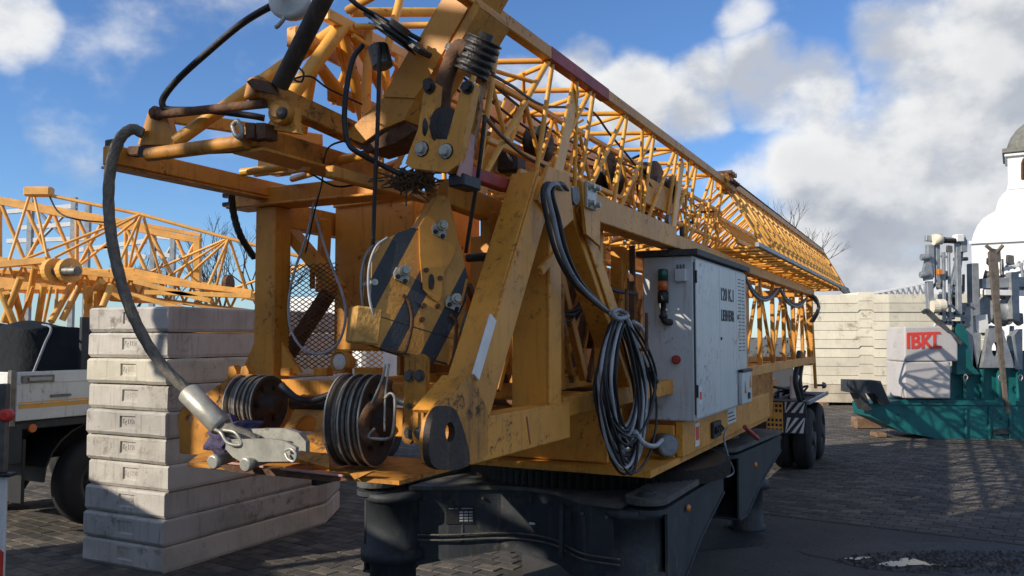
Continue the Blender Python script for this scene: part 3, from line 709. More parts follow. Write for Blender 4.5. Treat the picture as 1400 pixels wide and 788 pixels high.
# inner braces behind the left post
beam(crane,'front_brace',q(382,300,U=4.25),q(462,395,U=4.25),.07,.12,'yellow',up=(0,1,0))
beam(crane,'front_brace',q(462,395,U=4.28),q(510,470,U=4.28),.06,.09,'yellow_worn',up=(0,1,0))
beam(crane,'front_brace',q(450,400,U=4.32),q(390,490,U=4.32),.07,.10,'rust',up=(0,1,0))
beam(crane,'front_brace',q(427,340,U=4.22),q(427,395,U=4.22),.03,.03,'yellow',up=(0,1,0))
beam(crane,'front_brace',q(445,300,U=4.5),q(440,400,U=4.5),.05,.09,'yellow',up=(0,1,0))
# flat housing panel
pn=box(crane,'housing_panel',q(455,480,U=4.62),q(566,268,U=4.62)+Vector((0,.9,0)),'yellow',.012)
beam(pn,'panel_rim',q(456,282,U=4.60),q(566,268,U=4.60),.02,.03,'yellow')
# plates right of the hook block
beam(crane,'upper_rail',q(604,262,V=-2.22),q(700,300,V=-2.22),.08,.13)
beam(crane,'upper_post',q(668,290,V=-2.2),q(668,330,V=-2.2)+Vector((0,0,-.12)),.07,.07,'yellow',up=(0,1,0))
box(crane,'side_panel',c(4.75,-2.7,1.95),c(4.80,-2.25,2.85),'yellow')
kn=tube(crane,'locking_bar',q(640,353,U=3.78),q(682,350,U=3.72),.022,'grease',10)
for px,py in ((648,352),(660,350),(672,350)): lathe(kn,'collar',q(px,py,U=3.76),(1,-.2,0),[(-.02,.05),(.02,.05)],'grease',12)
# expanded metal guard
def guard(name,x0,x1,z0,z1,u,mt='rust'):
    bm=bmesh.new(); wv,hh=.055,.030; n=int((z1-z0)/hh); mcount=int((x1-x0)/wv)
    for i in range(n):
        za=z0+i*hh
        for k in range(mcount):
            xa=x0+k*wv; off=0
            p=[Vector((xa,u,za)),Vector((xa+wv/2,u,za+hh/2)),Vector((xa+wv,u,za)),Vector((xa+wv/2,u,za-hh/2))]
            for a,b in ((0,1),(1,2)): bm_beam(bm,p[a],p[b],.004,.0045,bev=0)
            for a,b in ((0,3),(3,2)): bm_beam(bm,p[a],p[b],.004,.0045,bev=0)
    o=frombm(name,bm,mt,crane); o['kind']='stuff'; return o
a=q(376,500,U=4.16); b=q(470,345,U=4.16); guard('mesh_guard',a.x,b.x,a.z,b.z-.03,4.16,'rust')
a=q(453,502,U=4.12); b=q(528,470,U=4.12); guard('mesh_guard',a.x,b.x,a.z,b.z,4.12,'yellow_tube')
# --- front corner casting (right) ---
V1=VR+.10
cast=plate(crane,'corner_casting',[q(x,y,V=V1) for x,y in ((640,514),(648,520),(667,562),(667,622),(645,634),(600,640),(590,634),(588,600),(592,575),(610,550))],Vector((-.05,0,0)),'yellow_worn',holes=[[q(615.5+6.5*math.cos(t*math.pi/8),591+14*math.sin(t*math.pi/8),V=V1) for t in range(16)]])
hole=[q(615.5+6.5*math.cos(t*math.pi/8),591+14*math.sin(t*math.pi/8),V=V1+.03) for t in range(16)]
_lp=[(604,556),(622,560),(634,588),(642,620),(640,636),(622,643),(598,641),(588,628),(587,600),(592,572)]
_sm=[(p.x,p.y) for p in smooth_path([Vector((x,y,0)) for x,y in _lp[-1:]+_lp+_lp[:2]],4)][4:-5]
plate(cast,'lug_boss',[q(x,y,V=V1+.03) for x,y in _sm],Vector((-.03,0,0)),'cast_grime',holes=[hole])
plate(cast,'rear_plate',[q(x,y,V=V1-.15) for x,y in ((640,514),(667,562),(667,622),(600,640),(590,634),(588,600),(610,550))],Vector((-.03,0,0)),'yellow_worn')
# lit sloping cover between the casting plates
cv=[q(640,514,V=V1-.02),q(600,562,V=V1-.02)]
fromv('sloped_cover',[cv[0],cv[1],cv[1]+Vector((-.13,0,0)),cv[0]+Vector((-.13,0,0)),cv[0]+Vector((0,.012,-.012)),cv[1]+Vector((0,.012,-.012)),cv[1]+Vector((-.13,.012,-.012)),cv[0]+Vector((-.13,.012,-.012))],[(0,1,2,3),(7,6,5,4),(0,4,5,1),(1,5,6,2),(2,6,7,3),(3,7,4,0)],'yellow',crane)
# vertical links with pins in front
for dx,u in ((0,3.28),(-14,3.30)):
    pts=[(567+dx,488),(575+dx,484),(583+dx,490),(583+dx,520),(579+dx,560),(579+dx,600),(573+dx,608),(566+dx,606),(563+dx,596),(566+dx,540)]
    lk=plate(crane,'link_plate',[q(x,y,U=u) for x,y in pts],Vector((0,.03,0)),'yellow_worn')
    for py in (514,555,592): bolt(lk,q(574+dx,py,U=u),(0,-1,0),.02 if py!=555 else .01,.02,'steel_dark')
tube(crane,'link_pin',q(540,548,U=3.32),q(580,556,U=3.32),.018,'steel',12)
# --- winch tray ---
UT=3.45
tr=plate(crane,'winch_tray',[c(3.30,-3.62,1.50),c(3.34,-2.28,1.50),c(4.0,-2.28,1.50),c(4.0,-3.85,1.50),c(3.6,-3.85,1.50)],(0,0,.02),'yellow_worn')
ed=[q(284,632,U=3.28),q(470,653,U=3.28)]
plate(tr,'front_edge',[ed[0],ed[1],ed[1]+Vector((.02,0,-.012)),q(455,659,U=3.28),q(315,645,U=3.28)],Vector((0,.07,0)),'rust')
beam(tr,'worn_rim',ed[0]+Vector((0,-.002,.008)),ed[0].lerp(ed[1],.44)+Vector((0,-.002,.008)),.015,.012,'pink',bev=.003)
beam(tr,'worn_rim',ed[0].lerp(ed[1],.56)+Vector((0,-.002,.008)),ed[1]+Vector((0,-.002,.008)),.015,.012,'pink',bev=.003)
plate(tr,'end_lip',[q(x,y,U=3.30) for x,y in ((478,648),(508,645),(485,656))],Vector((0,.05,0)),'yellow_worn')
sp=[(243,568),(250,558),(322,512),(345,512),(345,615),(262,622),(246,620)]
plate(crane,'tray_cheek',[q(x,y,U=3.72) for x,y in sp],Vector((0,.03,0)),'yellow_worn',holes=[[q(258+5*math.cos(t*math.pi/6),573+5*math.sin(t*math.pi/6),U=3.72) for t in range(12)]])
# ramp plate with oval hole
A0=q(370,618,U=3.40); A1=q(450,640,U=3.40); A2=q(452,556,U=3.80); A3=q(405,556,U=3.80)
def quadpt(s,t): return A0.lerp(A1,s).lerp(A3.lerp(A2,s),t)
hol=[quadpt(.45+.22*math.cos(k*math.pi/10),.62+.20*math.sin(k*math.pi/10)) for k in range(20)]
nrm=(A1-A0).cross(A3-A0).normalized()
plate(crane,'ramp_plate',[quadpt(0,0),quadpt(1,0),quadpt(1,1),quadpt(0,1)],-nrm*.02,'yellow_worn',holes=[hol])
# sheave drums
def drum(px,py,u,ax,r,wd,nm='rope_sheave'):
    cn=q(px,py,U=u); axv=Vector(ax).normalized()
    k=wd/2
    o=lathe(crane,nm,cn,axv,[(-k,r*.98),(-k+.012,r),(-k+.03,r),(-k+.035,r*.88),(-k*.32,r*.88),(-k*.30,r),(-k*.12,r),(-k*.10,r*.86),(k*.32,r*.86),(k*.34,r),(k*.5,r),(k*.52,r*.9),(k*.86,r*.9),(k*.88,r),(k,r),(k,r*.86),(k-.012,r*.84),(k-.012,r*.32),(k+.05,r*.30),(k+.05,r*.12)],'drum',44,True)
    for t in (-.62,-.22,.42):
        rr=r*.905
        bm=bmesh.new(); 
        for d in (-.018,0,.018):
            P=ring(cn+axv*(k*t+d),axv,rr,36); P.append(P[0]); P.append(P[1])
            bm_cable(bm,P,.0095,6,1)
        frombm('rope_wrap',bm,'rope',o)
    for t in (-.97,-.2,.42,.95):
        bm=bmesh.new(); P=ring(cn+axv*(k*t),axv,r*1.0,40); P.append(P[0]); P.append(P[1]); bm_cable(bm,P,.0055,5,1); frombm('worn_rim',bm,'steel',o)
    for j in range(6):
        a=j*math.pi/3; p=ring(cn+axv*(k-.01),axv,r*.62,6)[j]; bolt(o,p,axv,.012,.015,'grease')
    return o
AXD=(.86,-.36,.12)
drum(350,552,3.74,(1,.06,.0),.165,.20)
drum(494,574,3.58,(.97,.20,0),.235,.19)
tube(crane,'drum_axle',q(400,552,U=3.8),q(450,556,U=3.8),.035,'grease',12)
cable(crane,'hydraulic_hose',[q(385,528,U=3.7),q(405,545,U=3.65),q(425,548,U=3.7),q(452,540,U=3.75)],.022,'black')
for px in (316,333):
    plate(crane,'hinge_lug',[q(px-5,512,U=3.78),q(px-3,502,U=3.78),q(px+3,500,U=3.78),q(px+7,508,U=3.78),q(px+7,520,U=3.78),q(px-5,520,U=3.78)],Vector((0,.05,0)),'yellow_worn')
# underside tray bracket
box(crane,'bracket',q(425,664,U=3.5),q(442,654,U=3.55)+Vector((0,.08,0)),'grease',.004)
# rusty links of the hook hanging over the drum
hk=cable(crane,'rusty_hook',[q(530,520,U=3.2),q(523,545,U=3.2),q(505,560,U=3.2),q(497,582,U=3.2),q(505,602,U=3.2),q(513,595,U=3.2)],.026,'rust',10)
cable(hk,'wire_tie',[q(527,498,U=3.18),q(522,520,U=3.18),q(510,548,U=3.18),q(508,552,U=3.18)],.006,'steel',6)
cable(hk,'wire_tie',[q(532,498,U=3.18),q(528,530,U=3.18),q(526,560,U=3.18),q(526,590,U=3.18)],.005,'steel',6)
cable(hk,'shackle',[q(526,545,U=3.18),q(534,538,U=3.18),q(540,548,U=3.18),q(537,590,U=3.18),q(530,600,U=3.18),q(505,598,U=3.18),q(512,586,U=3.18)],.007,'steel',7)
# --- lattice mast lying on top ---
ZT,ZB=3.79,3.00; VTR,VTL=-1.92,-2.66; UM0,UM1=3.22,8.75
mast=beam(crane,'mast_chord',c(UM0,VTR,ZT),c(UM1,VTR,ZT),.06,.075,'yellow')
mast['label']='top chord of the lattice mast with a red painted band'
beam(crane,'mast_chord',c(UM0,VTL,ZT),c(UM1,VTL,ZT),.05,.06,'yellow_tube')
beam(crane,'mast_chord',c(UM0,-2.03,ZB),c(UM1,-2.03,ZB),.055,.06,'yellow')
beam(crane,'mast_chord',c(UM0,-2.62,ZB),c(UM1,-2.62,ZB),.055,.06,'yellow')
beam(mast,'red_band',c(4.24,VTR,ZT),c(5.17,VTR,ZT),.066,.081,'red')
beam(mast,'red_band',c(3.40,-2.03,ZB),c(3.95,-2.03,ZB),.061,.066,'red')
BAY=.645; n=int((UM1-3.03)/BAY)
VBR,VBL=-2.03,-2.62
u=3.675-BAY; k=0
while u<UM1-.05:
    u2=min(u+BAY,UM1)
    if u<UM0:
        tube(mast,'brace',c(u2-.03,VTR,ZT-.03),c(UM0+.05,VBR,ZB+.03),.0155); u+=BAY; continue
    for v,vb in ((VTR,VBR),(VTL,VBL)):
        tube(mast,'brace',c(u,v,ZT-.03),c(u-.02,vb,ZB+.03),.015)                # post
        tube(mast,'brace',c(u2-.05,v,ZT-.03),c(u+.05,vb,ZB+.03),.0165)          # long diagonal, foot towards the head
        if k%2: tube(mast,'brace',c(u+.36,v,ZT-.03),c(u2-.06,vb,ZB+.03),.0135)
    tube(mast,'brace',c(u+.05,VTR-.03,ZT),c(u-.25,VTL+.03,ZT),.017)
    tube(mast,'brace',c(u+.07,VTR-.03,ZT),c(u2-.22,VTL+.03,ZT),.015)
    tube(mast,'brace',c(u+.03,VBR-.03,ZB),c(u2-.03,VBL+.03,ZB),.018)
    tube(mast,'brace',c(u2-.03,VBR-.03,ZB),c(u2-.03,VBL+.03,ZB),.016)
    u+=BAY; k+=1
box(crane,'shade_plate',c(4.3,-2.57,3.13),c(6.5,-2.54,3.52),'yellow',.004)  # plate added inside the mast to keep sun off the cabinet front
beam(crane,'rail_beam',c(3.75,-2.60,3.66),c(8.6,-2.60,3.66),.03,.15,'yellow_tube')
# flat lit plates in the mast (frame of the inner section)
for uu in (4.62,7.05):
    beam(mast,'frame_plate',c(uu+.12,VTR-.03,ZT-.05),c(uu-.22,VTR-.03,ZB+.04),.02,.11,'yellow_tube')
    beam(mast,'frame_plate',c(uu+.25,VTL+.2,ZT-.05),c(uu-.22,VTL+.2,ZB+.04),.02,.16,'yellow_tube')
# inner telescopic section: chords and braces inside the mast
for v,z in ((-2.12,3.58),(-2.48,3.58),(-2.12,3.25),(-2.48,3.25)):
    beam(crane,'inner_mast_chord',c(3.9,v,z),c(9.4,v,z),.035,.035,'yellow_tube')
for i in range(13):
    a=3.95+i*.42
    for v in (-2.12,-2.48): tube(mast,'brace',c(a,v,3.58),c(a+.21,v,3.25),.014,n=8); tube(mast,'brace',c(a+.42,v,3.58),c(a+.21,v,3.25),.014,n=8)
    tube(mast,'brace',c(a,-2.12,3.58),c(a+.42,-2.48,3.58),.013,n=8)
for (uu,v,r) in ((6.15,-2.25,.17),(6.75,-2.1,.20),(7.1,-2.05,.13),(4.95,-2.3,.12)):
    lathe(crane,'guide_sheave',c(uu,v,3.46),(1,-.1,.0),[(-.05,r),(-.03,r),(-.015,r*.85),(.015,r*.85),(.03,r),(.05,r),(.05,r*.4),(.08,r*.35)],'grease',24,True)
beam(crane,'sheave_plate',c(6.3,-2.02,3.35),c(7.2,-2.02,3.35),.03,.22,'yellow')
rg=random.Random(90)
for k in range(46):
    u=rg.uniform(3.6,8.4); v=rg.uniform(-2.55,-2.05); z=rg.uniform(3.08,3.7); d=Vector((rg.uniform(-.35,.35),rg.choice((-.45,.45,.3)),rg.uniform(-.35,.35)))
    a=c(u,v,z); b=a+d; b.z=min(max(b.z,3.05),3.72); b.x=min(max(b.x,-2.6),-2.0)
    tube(mast,'inner_stay',a,b,rg.uniform(.009,.014),'yellow_tube' if rg.random()<.75 else 'grease',8)
for k in range(7): box(crane,'rope_guide',c(3.9+k*.68,-2.42,3.16+.05*(k%3)),c(4.05+k*.68,-2.28,3.30+.06*(k%2)),'grease' if k%2 else 'rust',.02)
for k in range(3): cable(crane,'mast_rope',[c(3.4,-2.1-.1*k,3.62),c(5.0,-2.15-.1*k,3.50-.02*k),c(7.0,-2.1-.1*k,3.55),c(9.0,-2.15-.1*k,3.48)],.008,'rope_dark',6)
# joint bulge between mast and jib
jb=box(crane,'joint_block',c(8.55,VTR-.07,ZT-.09),c(8.95,VTR+.07,ZT+.07),'yellow_worn',.02)
for k in range(4): bolt(jb,c(8.6+k*.1,VTR+.07,ZT),(1,0,0),.02,.04,'rust')
for s in (-.1,.0,.1): tube(jb,'pin',c(8.7+s,VTR-.1,ZT+.08),c(8.7+s,VTR+.1,ZT+.08),.025,'rust',10)
# --- jib: triangular lattice beyond the joint ---
UJ0,UJ1=8.42,17.2; VA,ZA=-1.95,3.84; VRR,VRL,ZR=-1.55,-2.72,3.10
jib=beam(crane,'jib_chord',c(8.85,VA,ZA),c(UJ1+.1,VA,ZA),.065,.075,'yellow')
beam(jib,'cap_strip',c(8.9,VA,ZA+.05),c(UJ1+.1,VA,ZA+.042),.07,.010,'rust')
rr=beam(crane,'jib_rail',c(UJ0,VRR,ZR),c(UJ1,VRR,ZR),.045,.05,'gal')
beam(crane,'jib_rail',c(UJ0,VRL,ZR),c(UJ1,VRL,ZR),.06,.075,'yellow')
N=24; du=(UJ1-UJ0-.5)/N; rg=random.Random(61)
for i in range(N):
    a=UJ0+.25+i*du; m_=a+du*.62; b=a+du
    for v in (VRR,VRL):
        e=0 if v==VRR else du*.3
        tube(jib,'brace',c(a+e,v,ZR+.02),c(m_+e,VA,ZA-.03),.0155)
        tube(jib,'brace',c(m_+e,VA,ZA-.03),c(b+e,v,ZR+.02),.0135)
        if i%3==0: tube(jib,'brace',c(a+e+du*.1,v,ZR+.02),c(a+e,VA,ZA-.03),.011)
    tube(jib,'rung',c(a,VRR,ZR),c(a,VRL,ZR),.015)
    tube(jib,'rung',c(a,VRR,ZR) if i%2 else c(b,VRR,ZR),c(b,VRL,ZR) if i%2 else c(a,VRL,ZR),.013)
# second jib section folded inside the first
VA2,ZA2=-2.15,3.52
for (v,z) in ((-1.85,3.2),(-2.45,3.2),(VA2,ZA2)): beam(crane,'inner_jib_chord',c(8.9,v,z),c(17.0,v,z),.05,.05,'yellow_tube')
for i in range(24):
    a=8.95+i*.335
    for v in (-1.85,-2.45): tube(jib,'inner_brace',c(a,v,3.2),c(a+.17,VA2,ZA2),.013,n=8); tube(jib,'inner_brace',c(a+.335,v,3.2),c(a+.17,VA2,ZA2),.013,n=8)
beam(crane,'jib_end_frame',c(UJ1,VRR,ZR),c(UJ1+.08,VA,ZA),.06,.06,'yellow'); beam(crane,'jib_end_frame',c(UJ1,VRL,ZR),c(UJ1+.08,VA,ZA),.06,.06,'yellow'); beam(crane,'jib_end_frame',c(UJ1,VRL,ZR),c(UJ1,VRR,ZR),.06,.06,'yellow')
plate(rr,'end_hook',[q(x,y,V=-1.53) for x,y in ((1148,389),(1160,394),(1163,401),(1156,402),(1150,397))],Vector((-.03,0,0)),'steel_dark')
# --- head frame pointing towards the slab stack ---
hb=beam(crane,'head_beam',c(2.90,VL,3.135),c(4.25,VL,3.135),.09,.10)
plate(hb,'bottom_flange',[c(2.9,VL-.05,3.08),c(2.9,VL+.05,3.08),c(4.25,VL+.05,3.08),c(4.25,VL-.05,3.08)],(0,0,-.012),'yellow_worn')
box(hb,'end_lug',q(142,214,U=2.93),q(157,189,U=2.93)+Vector((0,.06,0)),'grease',.006)
gs=plate(crane,'head_gusset',[q(x,y,U=2.96) for x,y in ((203,152),(210,146),(221,146),(226,152),(239,198),(188,198))],Vector((0,.04,0)),'yellow')
lathe(gs,'pin_boss',q(217,156,U=2.955),(0,-1,0),[(0,.035),(.03,.035),(.03,.022),(.045,.022)],'rust',16,True)
lathe(gs,'pin_boss',q(200,210,U=2.93),(0,-1,0),[(0,.025),(.03,.025),(.03,.015)],'grease',14)
tube(crane,'head_cross_tube',q(203,212,U=2.90),q(338,194,U=2.90),.035,'yellow_worn',14)
beam(crane,'head_cross_rail',q(180,208,U=2.99),q(345,200,U=2.99),.06,.05,'rust')
tube(crane,'head_cross_bar',q(217,157,U=2.92),q(362,142,U=2.90),.022,'rust',12)
beam(crane,'head_rail',q(236,160,V=VL+.1),q(440,192,V=VL+.25),.03,.075,'yellow')
tube(crane,'head_strut',q(240,194,U=2.98),c(3.37,VTL,ZT),.034,'yellow_tube',16)
tube(crane,'head_strut',q(398,132,U=3.12),c(3.37,VTL,ZT),.038,'yellow_tube',16)
tube(crane,'head_strut',q(412,182,U=3.35),q(428,84,U=3.28),.031,'yellow_tube',14)
tube(crane,'head_strut',q(400,130,U=3.12),q(393,180,U=3.2),.03,'yellow_tube',12)
# fan of tubes right of the head
for a,b,r in (((436,90,3.35),(465,140,3.6),.026),((440,92,3.35),(485,150,3.7),.024),((465,25,3.4),(498,170,3.7),.030),((478,38,3.45),(520,120,3.9),.026)):
    tube(crane,'fan_tube',q(a[0],a[1],U=a[2]),q(b[0],b[1],U=b[2]),r,'yellow_tube',12)
beam(crane,'fan_plate',q(437,62,U=3.35),q(522,108,U=4.3),.03,.11,'yellow')
beam(crane,'fan_plate',q(450,125,U=3.5),q(540,165,U=4.4),.03,.10,'yellow_worn')
for a,b,r in (((504,38,3.5),(500,168,3.5),.024),((548,-5,3.6),(526,80,3.5),.022),((526,84,3.5),(532,148,3.6),.022),((480,17,3.5),(606,17,4.0),.026),((476,14,3.5),(512,-6,3.4),.022),((455,30,3.4),(478,118,3.6),.022),((486,62,3.6),(456,140,3.9),.02),((510,95,3.8),(478,150,3.7),.022),((470,70,3.7),(498,120,3.9),.02),((520,150,4.0),(548,90,3.7),.022),((430,95,3.4),(412,150,3.5),.024),((440,90,3.5),(462,140,3.7),.022),((540,200,3.9),(560,170,3.7),.024),((470,225,4.0),(530,205,3.8),.022),((500,238,4.2),(545,222,3.9),.022),((430,236,4.1),(468,214,3.9),.02)):
    tube(crane,'fan_tube',q(a[0],a[1],U=a[2]),q(b[0],b[1],U=b[2]),r,'yellow_tube',12)
dp=tube(crane,'hydraulic_rod',q(383,117,U=2.88),q(452,-20,U=2.80),.040,'cast_grime',18)
ua=beam(crane,'upper_arm',q(342,118,V=-2.80),q(503,192,V=-2.62),.09,.10,'yellow_worn')
plate(ua,'arm_cap',[q(x,y,U=2.83) for x,y in ((337,112),(345,107),(368,112),(372,128),(345,122))],Vector((0,.05,0)),'rust')
lg=plate(crane,'roller_lug',[q(x,y,U=2.92) for x,y in ((362,134),(402,146),(402,165),(406,182),(362,176),(372,160))],Vector((0,.05,0)),'yellow')
lathe(lg,'roller',q(386,155,U=2.90),(.1,-1,0),[(-.02,.055),(.03,.055),(.035,.045),(.035,.03),(.05,.028)],'yellow_worn',22,True)
lathe(lg,'roller_hub',q(386,155,U=2.862),(.1,-1,0),[(0,.028),(.012,.026),(.016,.012)],'grease',16)
rb=beam(crane,'head_beam',c(2.92,-2.86,3.135),c(4.20,-2.86,3.135),.10,.10,'yellow_worn')
plate(rb,'lower_flange',[c(2.92,-2.95,3.075),c(2.92,-2.76,3.075),c(4.2,-2.76,3.075),c(4.2,-2.95,3.075)],(0,0,-.014),'yellow')
for dx in (0,15): plate(rb,'fork_plate',[q(x+dx,y,U=2.86) for x,y in ((335,168),(347,168),(348,188),(336,190))],Vector((0,.08,0)),'rust')
cable(rb,'shackle',[q(318,172,U=2.85),q(325,166,U=2.85),q(331,178,U=2.85),q(328,188,U=2.85),q(322,184,U=2.85),q(318,172,U=2.85)],.012,'steel',8)
for a,b,r in (((330,236,3.4),(440,222,3.5),.022),((350,238,3.9),(420,228,3.3),.02),((385,235,3.7),(500,212,3.5),.026),((400,245,4.0),(430,236,3.6),.02)):
    tube(crane,'head_cross_tube',q(a[0],a[1],U=a[2]),q(b[0],b[1],U=b[2]),r,'yellow_tube',12)
box(crane,'white_block',q(352,236,U=4.4),q(372,216,U=4.4)+Vector((0,.2,0)),'yellow_tube',.004)
box(crane,'mast_foot_block',q(390,65,U=3.15),q(406,34,U=3.15)+Vector((0,.15,0)),'yellow',.01)
# bright aluminium clamp at the very top
ac=lathe(crane,'rope_clamp',q(398,-6,U=2.85),(.2,-1,.1),[(-.05,.10),(0,.115),(.02,.10),(.03,.05),(.06,.04),(.06,.02)],'white',24,True)
box(ac,'clamp_jaw',q(405,14,U=2.86),q(430,-10,U=2.86)+Vector((0,.08,0)),'white',.015)
cable(ac,'clamp_lever',[q(380,14,U=2.83),q(388,24,U=2.83),q(382,34,U=2.83),q(377,38,U=2.83)],.010,'steel',7)
# big box strut
UB=3.36
st=plate(crane,'box_strut',[q(x,y,U=UB) for x,y in ((470,186),(500,156),(525,133),(612,-14),(668,-40),(585,108),(566,138),(553,164),(520,178),(495,196))],Vector((0,.26,0)),'yellow')
plate(st,'strut_cheek',[q(x,y,U=UB-.003) for x,y in ((525,133),(560,72),(600,88),(582,116),(568,135))],Vector((0,-.01,0)),'yellow')
plate(st,'strut_side',[q(x,y,U=UB-.05) for x,y in ((610,90),(657,10),(650,0),(605,78))],Vector((0,.3,0)),'yellow_worn')
plate(st,'strut_foot',[q(x,y,U=UB+.02) for x,y in ((478,190),(553,166),(568,178),(540,196),(500,208))],Vector((0,.2,0)),'rust')
for px,py in ((587,115),(638,122),(617,67)): bolt(st,q(px,py,U=UB-.16),(0,-1,0),.018,.03,'grease')
# pulley bundles
def pulleys(name,a,b,r,n,mt='grease'):
    a=Vector(a);b=Vector(b); ax=(b-a); ln=ax.length; prof=[]
    for i in range(n):
        s=ln*i/n; e=ln*(i+1)/n; g_=(e-s)
        prof+=[(s,r),(s+g_*.25,r),(s+g_*.5,r*.8),(s+g_*.75,r),(e-.0005,r)]
    prof+=[(ln,r*.4),(ln+.03,r*.4)]
    return lathe(crane,name,a,ax,prof,mt,26,True)
def edge_on(px,py,u,lean,lift,span):
    p=q(px,py,U=u); view=(p-Vector((0,0,CAM_H))).normalized(); right=Vector((CA,SA,0)); ax=right*lean+Vector((0,0,lift)); ax=(ax-view*ax.dot(view)*.92).normalized()
    return p-ax*span/2,p+ax*span/2
pa,pb=edge_on(653,78,3.24,.38,.92,.16); pulleys('pulley_block',pa,pb,.085,5)
pa,pb=edge_on(540,48,3.2,.52,.85,.05); pulleys('pulley_block',pa,pb,.13,2)
beam(crane,'pulley_bracket',q(506,20,U=3.22),q(582,74,U=3.2),.10,.03,'grease')
lathe(crane,'pulley_hub',q(520,78,U=3.2),(.3,0,-1),[(-.05,.05),(.05,.05),(.06,.03)],'steel_dark',16)
cable(crane,'bent_bracket',[q(640,72,U=3.2),q(628,66,U=3.2),q(615,90,U=3.2),q(606,120,U=3.2),q(604,150,U=3.2)],.04,'rust',10)
# fork bracket with two bolts
fk=plate(crane,'fork_bracket',[q(x,y,U=3.08) for x,y in ((580,122),(582,115),(590,111),(597,115),(590,190),(611,191),(630,122),(634,113),(643,111),(649,118),(640,160),(632,200),(624,226),(612,236),(562,230),(554,224),(560,206),(571,178))],Vector((0,.05,0)),'yellow')
for px,py in ((577,204),(610,207)): 
    bo=bolt(fk,q(px,py,U=3.08),(0,-1,0),.022,.028,'steel'); lathe(fk,'bolt_washer',q(px,py,U=3.079),(0,-1,0),[(0,.036),(.005,.034)],'grease',14)
bolt(fk,q(588,120,U=3.08),(0,-1,0),.02,.03,'grease'); bolt(fk,q(640,120,U=3.08),(0,-1,0),.02,.03,'grease')
plate(crane,'fork_bracket',[q(x,y,U=3.24) for x,y in ((585,115),(600,111),(605,190),(625,191),(645,120),(655,115),(655,150),(640,225),(628,236),(575,232),(565,224))],Vector((0,.04,0)),'yellow_worn')
lathe(crane,'rope_sheave',q(607,178,U=3.16),(.94,-.3,0),[(-.03,.10),(-.02,.10),(-.005,.085),(.005,.085),(.02,.10),(.03,.10)],'grease',28,True)
plate(crane,'reflector_plate',[q(635,177,U=3.10),q(648,187,U=3.20),q(643,252,U=3.20),q(624,240,U=3.10)],Vector((.008,-.004,0)),'pink')
box(crane,'black_buffer',q(612,256,U=3.12),q(634,236,U=3.12)+Vector((0,.16,0)),'black',.008)
lathe(crane,'clevis_pin',q(662,98,U=3.3),(.2,0,1),[(-.12,.03),(0,.03),(.0,.05),(.02,.05)],'yellow_worn',14)
# dried nest and grease on the gear below
def nest():
    rg=random.Random(4); bm=bmesh.new()
    for _ in range(230):
        a=q(rg.gauss(562,13),rg.gauss(247,6),U=3.25+rg.uniform(0,.14)); d=Vector((rg.uniform(-1,1),rg.uniform(-1,1),rg.uniform(-.6,.6))).normalized()*rg.uniform(.03,.09)
        bm_tube(bm,a,a+d,.004,4)
    return bm
o=link_top('bird_nest',nest(),'straw','tangled dry twig nest wedged under the fork bracket','nest',q(562,250,U=3.3),CR)
lathe(crane,'ring_gear',q(548,250,U=3.36),(1,-.2,.0),[(-.03,.03),(.0,.045),(.14,.045),(.16,.03)],'rust',22)
tube(crane,'hanger_post',q(583,236,U=3.42),q(590,262,U=3.42),.03,'yellow_worn',14)
# --- ropes and hoses on the crane ---
cable(crane,'hoist_rope',[q(519,60,U=3.15),q(517,150,U=3.15),q(513,250,U=3.18),q(510,335,U=3.22)],.010,'rope_dark',8)
cable(crane,'hoist_rope',[q(663,160,U=3.25),q(655,230,U=3.3),q(644,300,U=3.4),q(637,345,U=3.5)],.010,'rope_dark',8)
cable(crane,'black_hose',[q(496,62,U=3.15),q(483,80,U=3.1),q(474,120,U=3.08),q(471,165,U=3.08),q(476,195,U=3.08),q(488,208,U=3.1),q(520,225,U=3.2),q(550,240,U=3.25)],.013,'black',8)
cable(crane,'black_hose',[q(470,-10,U=3.0),q(490,8,U=3.05),q(520,25,U=3.15),q(575,55,U=3.3)],.012,'black',8)
cable(crane,'luffing_rope',[q(660,95,U=3.25),q(700,118,U=3.7),q(745,145,U=4.4),q(805,150,U=5.2),q(835,185,U=5.6),q(880,240,U=6.2),q(895,262,U=6.6)],.008,'rope_dark',6)
cable(crane,'luffing_rope',[q(662,160,U=3.3),q(690,190,U=3.8),q(720,215,U=4.3),q(760,235,U=4.7),q(800,258,U=5.3)],.010,'rope_dark',6)
cable(crane,'signal_cord',[q(405,90,U=3.0),q(415,100,U=3.0),q(412,112,U=3.0),q(402,108,U=3.0),q(425,105,U=3.05),q(450,122,U=3.15),q(495,143,U=3.3)],.005,'black',6)
cable(crane,'signal_cord',[q(480,190,U=3.1),q(447,205,U=3.2),q(440,250,U=3.7),q(430,290,U=3.9),q(418,345,U=4.0)],.005,'black',6)
cable(crane,'signal_cord',[q(385,220,U=3.4),q(420,235,U=3.5),q(460,255,U=3.7),q(500,250,U=3.8),q(560,245,U=3.6)],.006,'black',6)
cable(crane,'loop_cable',[q(430,290,U=4.0),q(440,325,U=4.0),q(452,360,U=3.98),q(469,405,U=3.96),q(472,440,U=3.95),q(460,472,U=3.95),q(435,484,U=3.95),q(412,475,U=3.95),q(397,448,U=3.95),q(395,410,U=3.96),q(403,370,U=3.98),q(420,320,U=4.0),q(430,270,U=4.0)],.008,'hose_pale',8)
